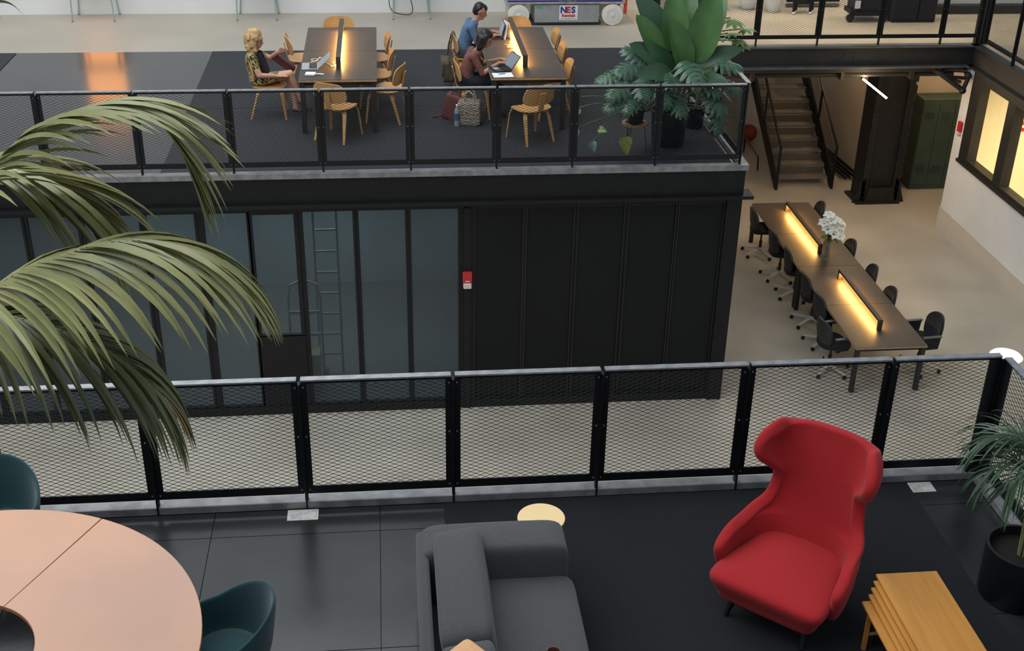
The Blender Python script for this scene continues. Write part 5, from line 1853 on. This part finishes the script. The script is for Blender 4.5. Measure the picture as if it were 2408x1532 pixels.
# ------------------------------------------------------------------ clutter on the gallery behind the railing
WB = mat('white_sheet', (0.74, 0.76, 0.76), 0.8, bump=0.4, bscale=8)
for k, (x, y, r, lb) in enumerate([(6.90, 22.95, 0.20, 'white cloth bundle behind the gallery railing, the left one'), (7.33, 22.72, 0.17, 'white cloth bundle behind the gallery railing, beside the folded black chairs')]):
    prof = [(0.10, 0.0), (r * 0.7, 0.04), (r * 1.0, 0.18), (r, 0.5), (r * 0.85, 0.85), (r * 0.4, 1.05), (0.05, 1.12)]
    o = MB().lathe(prof, 24).build('cloth_bundle', WB, loc=(x, y, 0))
    tag(o, lb, 'bundle', 'white cloth bundles')
for k in range(3):
    fc_ = thing('folding_chair', ['front one of the folded black chairs behind the gallery railing', 'middle one of the folded black chairs behind the gallery railing', 'rearmost of the folded black chairs behind the gallery railing'][k], 'chair', (7.80 + k * 0.05, 22.5 + k * 0.08, 0), 0, 'folded black chairs on the gallery')
    for sx in (-1, 1):
        MB().bar((sx * 0.16, -0.06, 0), (sx * 0.15, 0.14, 0.85), 0.035, 0.03).build('leg', M['rail'], fc_, smooth=False)
        MB().sphere((sx * 0.16, -0.06, 0.024), 0.026, 10, 7).build('glide', PAPER, fc_)
    MB().bb(-0.15, 0.15, 0.0, 0.02, 0.18, 0.50).build('seat', M['rail'], fc_, smooth=False)
    MB().bb(-0.17, 0.17, 0.10, 0.12, 0.55, 0.80).build('backrest', M['rail'], fc_, smooth=False)
bd_ = thing('whiteboard', 'grey board standing on a low black frame behind the gallery railing', 'board', (8.05, 23.05, 0))
MB().bb(-0.35, 0.65, -0.02, 0.02, 0.16, 1.4).build('panel', mat('grey_board', (0.30, 0.31, 0.31), 0.6), bd_, smooth=False)
MB().bb(-0.37, 0.67, -0.03, 0.03, 0.10, 0.16).build('rail', M['rail'], bd_, smooth=False)
MB().bb(-0.37, 0.67, -0.05, 0.05, 0.02, 0.06).build('foot_rail', M['flange'], bd_, smooth=False)
ct = thing('equipment_cart', 'black equipment cart with a thick wheel behind the gallery railing', 'cart', (8.85, 22.05, 0))
MB().bb(-0.30, 0.30, -0.25, 0.25, 0.12, 0.2).build('deck', M['rail'], ct, smooth=False)
MB().bb(-0.25, 0.32, -0.22, 0.25, 0.2, 1.1).build('case', M['ofab'], ct, smooth=False, bevel=0.01)
for x in (-0.33, 0.30):
    wl = MB().lathe([(0.05, -0.025), (0.075, -0.02), (0.075, 0.02), (0.05, 0.025)], 20, T(x, -0.2, 0.075) @ rot('X', 90)).build('wheel', M['cast'], ct)
    MB().bb(x - 0.02, x + 0.02, -0.23, -0.17, 0.1, 0.28).build('fork', M['rail'], wl, smooth=False)
MB().bb(-0.29, -0.19, -0.262, -0.25, 0.26, 0.40).build('white_label', PAPER, ct, smooth=False)
for x0, x1, lb in ((-0.42, 0.05, 'wider tall black cabinet behind the gallery railing, next to the cart'), (0.07, 0.40, 'narrower tall black cabinet behind the gallery railing, next to the corner post')):
    bn = thing('storage_cabinet', lb, 'cabinet', (9.72 + (x0 + x1) / 2, 22.0, 0), 0, 'tall black cabinets on the gallery')
    h = (x1 - x0) / 2
    MB().bb(-h, h, -0.21, 0.25, 0.0, 1.3).build('body', M['ofab'], bn, smooth=False, bevel=0.01)
    dd = MB().bb(-h + 0.01, h - 0.01, -0.222, -0.21, 0.06, 1.27).build('door', M['ofab'], bn, smooth=False, bevel=0.003)
    MB().bb(h - 0.06, h - 0.03, -0.232, -0.222, 0.5, 0.62).build('latch', M['flange'], dd, smooth=False)
kb_ = thing('low_kerb', 'low dark platform with a pale edge behind the gallery corner post', 'platform', (12.0, 22.65, 0))
MB().bb(-1.75, 2.2, -0.25, 0.3, 0.0, 0.15).build('body', M['beam'], kb_, smooth=False)
MB().bb(-1.75, 2.2, -0.05, 0.3, 0.15, 0.22).build('edge', M['white'], kb_, smooth=False)
MB().bb(-1.75, 2.2, 0.0, 0.3, 0.22, 1.2).build('screen', M['beam'], kb_, smooth=False)

# ------------------------------------------------------------------ steel staircase in the lower hall
TRD = mat('worn_timber_tread', (0.19, 0.172, 0.15), 0.8, var=0.12, scale=4)
sc0 = thing('staircase', 'open steel staircase with timber treads rising under the gallery', 'stairs', (8.27, 22.58, LOW))
rise, run, ns = 0.183, 0.27, 19
for k in range(ns):
    MB().bb(-0.52, 0.54, run * k - 0.02, run * k + run * 0.95, rise * (k + 1) - 0.045, rise * (k + 1)).build('tread', TRD, sc0, smooth=False, bevel=0.004)
RSR = mat('riser_grey', (0.12, 0.108, 0.093), 0.85, var=0.1, scale=3)
for k in range(9):
    MB().bb(-0.50, 0.52, run * k + 0.20, run * k + 0.215, rise * (k + 1), rise * (k + 2) - 0.045).build('riser', RSR, sc0, smooth=False) if k not in (6, 7, 8) else None
sl_ = Vector((0, run, rise)).normalized()
for sx in (-0.57, 0.57):
    a = Vector((sx, -0.20, 0.10))
    b = Vector((sx, run * ns, rise * ns + 0.05))
    MB().bar(a, b, 0.03, 0.26, up=(0, -0.5, 1)).build('stringer', M['rail'], sc0, smooth=False)
    MB().bb(sx - 0.022, sx + 0.022, -0.24, -0.20, 0, 0.90).build('newel_post', M['rail'], sc0, smooth=False)
    MB().bar((sx, -0.22, 0.88), (sx, run * ns - 0.2, rise * ns + 0.88), 0.04, 0.04).build('handrail', M['rail'], sc0, smooth=False)
    MB().bar((sx, -0.10, 0.32), (sx, run * ns - 0.2, rise * ns + 0.32), 0.025, 0.025).build('lower_rail', M['rail'], sc0, smooth=False)
    for q in (1.0, 2.2, 3.4):
        zz = rise / run * q
        MB().bb(sx - 0.018, sx + 0.018, q - 0.02, q + 0.02, zz + 0.1, zz + 1.0).build('post', M['rail'], sc0, smooth=False)
    # fine mesh infill, sheared to the slope
    dm = diamond_mesh(3.6, 0.34, 0.86, 0.06, 0.04, 0.002)
    k_ = rise / run
    dm.v = [(sx + y, x - 0.15, z + k_ * (x - 0.15) + 0.14 * 0) for x, y, z in dm.v]
    stuff(dm.build('wire_mesh', M['beam'], sc0, smooth=False))
# ------------------------------------------------------------------ riveted steel column
col = thing('steel_column', 'thick black riveted steel column beside the staircase', 'column', (9.52, 21.85, LOW))
IRON = mat('black_iron', (0.010, 0.0095, 0.009), 0.6, var=0.3, scale=10, bump=0.2, bscale=20)
MB().bb(-0.30, 0.30, -0.20, 0.20, 0, 2.9).build('web_box', IRON, col, smooth=False)
rnd = random.Random(9)
for s in (-1, 1):
    MB().bb(s * 0.31 - 0.06, s * 0.31 + 0.06, -0.26, 0.26, 0, 2.9).build('flange', IRON, col, smooth=False)
    for k in range(11):
        z0 = 0.25 + k * 0.24
        MB().bb(s * 0.37 - 0.012, s * 0.40 + 0.02, -0.24, -0.02, z0, z0 + rnd.uniform(0.10, 0.17)).build('lacing_plate', IRON, col, smooth=False)
rv = MB()
for s in (-0.33, -0.22, 0.22, 0.33):
    for k in range(24):
        rv.sphere((s, -0.262 if abs(s) > 0.3 else -0.205, 0.1 + k * 0.115), 0.014, 6, 4)
stuff(rv.build('rivet', IRON, col))
for s in (-1, 1):
    MB().prism([(s * 0.30, 0.0), (s * 0.52, 0.0), (s * 0.37, 0.45), (s * 0.30, 0.5)][::s], -0.02, 0.02, Matrix(((1, 0, 0, 0), (0, 0, -1, -0.24), (0, 1, 0, 0), (0, 0, 0, 1)))).build('gusset', IRON, col, smooth=False)
MB().bb(-0.48, 0.40, -0.36, 0.30, 0, 0.04).build('base_plate', IRON, col, smooth=False)
MB().prism([(-0.30, 0), (0.30, 0), (0.24, 0.30), (-0.24, 0.30)], -0.03, 0.03, Matrix(((1, 0, 0, 0), (0, 0, -1, -0.30), (0, 1, 0, 0.02), (0, 0, 0, 1)))).build('front_gusset', IRON, col, smooth=False)
# ------------------------------------------------------------------ green locker
GRN = mat('locker_green', (0.045, 0.080, 0.060), 0.6, var=0.12, scale=3)
lk = thing('locker', 'dark green metal locker against the cream wall behind the column', 'locker', (10.90, 22.46, LOW))
MB().bb(-0.50, 0.50, -0.22, 0.22, 0.0, 1.86).build('body', GRN, lk, smooth=False, bevel=0.006)
for k in range(3):
    x0 = -0.49 + k * 0.327
    dr_ = MB().bb(x0 + 0.004, x0 + 0.322, -0.235, -0.22, 0.10, 1.80).build('door', GRN, lk, smooth=False, bevel=0.004)
    lv_ = MB()
    for zb in (0.35, 1.45):
        for q in range(6):
            lv_.bb(x0 + 0.07, x0 + 0.25, -0.245, -0.235, zb + q * 0.03, zb + q * 0.03 + 0.012)
    stuff(lv_.build('louvre', GRN, dr_, smooth=False))
    MB().bb(x0 + 0.27, x0 + 0.295, -0.26, -0.235, 0.92, 1.04).build('handle', M['flange'], dr_, smooth=False)
# ------------------------------------------------------------------ tube lamps, conduits, pipes
TUB = mat('warm_tube_glow', (1, 0.8, 0.6), 0.4, emit=(1.0, 0.70, 0.42), estr=95)


def tube_lamp(label, x, y0, y1, z):
    t = thing('tube_lamp', label, 'lamp', (x, (y0 + y1) / 2, z), 0, 'warm tube lamps under the decks')
    h = (y1 - y0) / 2
    MB().tube([(0, -h, 0), (0, h, 0)], 0.017, 10).build('tube', TUB, t)
    for s in (-1, 1):
        MB().tube([(0, s * (h - 0.01), 0), (0, s * (h + 0.05), 0)], 0.030, 10).build('end_cap', M['rail'], t)
        MB().tube([(0, s * (h + 0.03), 0.02), (0, s * (h + 0.03), -0.31 - z if z > -0.7 else 0.40)], 0.008, 6).build('hanger', M['rail'], t)


tube_lamp('glowing warm tube lamp hanging in front of the riveted column', 8.50, 19.55, 20.75, -0.75)
tube_lamp('short glowing tube lamp seen through the side railing beside the plants', 5.65, 19.80, 20.90, -0.75)
tube_lamp('warm tube lamp tucked under the gallery ceiling above the green locker', 10.85, 21.1, 22.2, -0.42)
tube_lamp('added unseen tube lamp high under the gallery, brightening the stair wall', 9.05, 23.2, 23.8, -0.42)  # extra lamp hidden by the beam, added to lift the dark stair wall
pr_ = thing('conduit', 'black conduit pipes running under the gallery beam', 'pipe', (7.4, 20.62, -0.60))
for k, (y, z, r) in enumerate([(0.0, 0.06, 0.035), (0.02, -0.03, 0.045), (-0.06, 0.13, 0.02)]):
    MB().tube([(-2.8, y, z), (2.7, y, z)], r, 10).build('pipe', M['beam'], pr_)
for x in (-1.0, 0.62, 1.9):
    MB().bb(x - 0.03, x + 0.03, -0.1, 0.08, -0.10, 0.20).build('bracket', M['beam'], pr_, smooth=False)
pg = thing('pipework', 'tangle of black pipe joints under the gallery corner by the white wall', 'pipes', (9.85, 20.0, -0.55))
for pts, r in [([(-0.30, 0.5, 0.1), (-0.25, 0.1, 0.08), (0.10, -0.1, -0.15), (0.12, -0.1, -0.18)], 0.045), ([(-0.20, 0.2, 0.12), (0.20, 0.0, 0.14)], 0.03), ([(0.12, -0.1, -0.18), (0.24, 0.0, 0.05), (0.22, 0.3, 0.14)], 0.04), ([(-0.1, 0.1, 0.02), (0.24, 0.05, 0.0)], 0.03), ([(-0.05, 0.3, -0.06), (0.16, 0.1, -0.08)], 0.03), ([(-0.35, 0.4, 0.13), (0.25, 0.4, 0.15)], 0.035)]:
    MB().tube([(max(-0.4, min(0.25, p[0])), p[1], p[2]) for p in pts], r, 8).build('pipe', IRON, pg)
for p in ((0.12, -0.1, -0.17), (0.22, 0.0, 0.06), (-0.2, 0.2, 0.1)):
    MB().sphere(p, 0.065, 10, 7).build('joint', IRON, pg)
# ------------------------------------------------------------------ odds and ends below the stairs
o = MB().sphere((0, 0, 0.19), 0.19, 24, 16).build('exercise_ball', mat('orange_vinyl', (0.30, 0.06, 0.028), 0.5), loc=(7.96, 25.3, LOW))
o.location = (7.93, 25.3, LOW)
tag(o, 'orange-red ball on the floor left of the staircase', 'ball')
hr = thing('floor_rail', 'low grey metal handrail on the floor left of the staircase', 'rail', (7.62, 23.9, LOW))
MB().tube([(0.03, 0.7, 0.32), (0.0, -0.42, 0.30)], 0.018, 8).build('bar', M['flange'], hr)
MB().tube([(0.0, -0.42, 0.30), (0.02, -0.42, 0.0)], 0.016, 8).build('leg', M['rail'], hr)
MB().tube([(0.03, 0.7, 0.32), (0.03, 0.7, 0.0)], 0.016, 8).build('leg', M['rail'], hr)
rnd = random.Random(2)
for k in range(9):
    x = -0.16 + 0.035 * k
    z = 0.026 + 0.052 * (k % 3)
    o = MB().bar((x, -0.9 + rnd.uniform(-.1, .1), z), (x - 0.12, 1.0 + rnd.uniform(-.2, .2), z), 0.03, 0.05).build('metal_bar', M['rail'] if k % 3 else M['curb'], loc=(9.38, 23.7, LOW), smooth=False)
    tag(o, 'black metal bar in the pile along the cream wall beside the stairs', 'bar', 'metal bars piled by the stairs')
# ------------------------------------------------------------------ bright disc lamp on a pole, seen over the near railing corner
LP = thing('floor_lamp', 'bright white disc lamp glowing just above the corner of the near railing', 'lamp', (7.28, 12.16, LOW))
MB().lathe([(0.16, 0), (0.16, 0.02), (0.02, 0.03)], 24).build('base', M['rail'], LP)
MB().tube([(0, 0, 0.02), (0, 0, 1.86)], 0.014, 8).build('pole', M['rail'], LP)
MB().lathe([(0.02, 1.84), (0.17, 1.86), (0.19, 1.88), (0.17, 1.90), (0.02, 1.91)], 28).build('disc_shade', mat('cool_white_glow', (1, 1, 1), 0.4, emit=(1.0, 0.98, 0.94), estr=4.0), LP)
# warm tube lamps hanging under the near deck, over the lower hall
for k, x in enumerate((-3.0, 0.2, 3.2)):
    tube_lamp(['warm tube lamp under the near deck, left', 'warm tube lamp under the near deck, centre', 'warm tube lamp under the near deck, right'][k], x, 5.6, 7.2, -0.80)
# ------------------------------------------------------------------ inside the glass box
ld = thing('ladder', 'metal ladder leaning inside the glass meeting box', 'ladder', (-0.90, 15.6, LOW))
for x in (-0.16, 0.16):
    MB().bar((x, 0, 0), (x, 0.25, 2.75), 0.03).build('rail', M['curb'], ld, smooth=False)
for k in range(8):
    MB().bar((-0.16, 0.03 * k + 0.03, 0.3 + 0.31 * k), (0.16, 0.03 * k + 0.03, 0.3 + 0.31 * k), 0.025).build('rung', M['curb'], ld, smooth=False)
ht = thing('hand_truck', 'hand truck with an arched handle inside the glass meeting box', 'hand truck', (-1.22, 15.35, LOW))
MB().tube([(-0.22, 0, 0.1), (-0.22, 0.1, 1.3), (-0.18, 0.1, 1.5), (0, 0.1, 1.58), (0.18, 0.1, 1.5), (0.22, 0.1, 1.3), (0.22, 0, 0.1)], 0.018, 8).build('frame', M['curb'], ht)
for z in (0.4, 0.75, 1.1):
    MB().bb(-0.22, 0.22, 0.03, 0.06, z - 0.02, z + 0.02).build('crossbar', M['curb'], ht, smooth=False)
for x in (-0.26, 0.26):
    MB().lathe([(0.06, -0.025), (0.10, -0.02), (0.10, 0.02), (0.06, 0.025)], 18, T(x, 0.05, 0.10) @ rot('Y', 90)).build('wheel', M['cast'], ht)
MB().bb(-0.2, 0.2, -0.2, 0.0, 0.02, 0.04).build('toe_plate', M['curb'], ht, smooth=False)
bx_ = thing('cardboard_box', 'brown carton standing on the hand truck inside the glass box', 'box', (-1.22, 15.23, LOW + 0.04))
MB().bb(-0.19, 0.19, -0.16, 0.11, 0, 0.55).build('carton', mat('carton', (0.30, 0.22, 0.14), 0.8), bx_, smooth=False)
MB().bb(-0.03, 0.03, -0.162, -0.16, 0.1, 0.55).build('tape', mat('tape', (0.45, 0.36, 0.24), 0.4), bx_, smooth=False)
area('box_lamp', (-2.0, 16.6, -0.45), (5.0, 1.6), 300, (0.92, 0.97, 1.0))
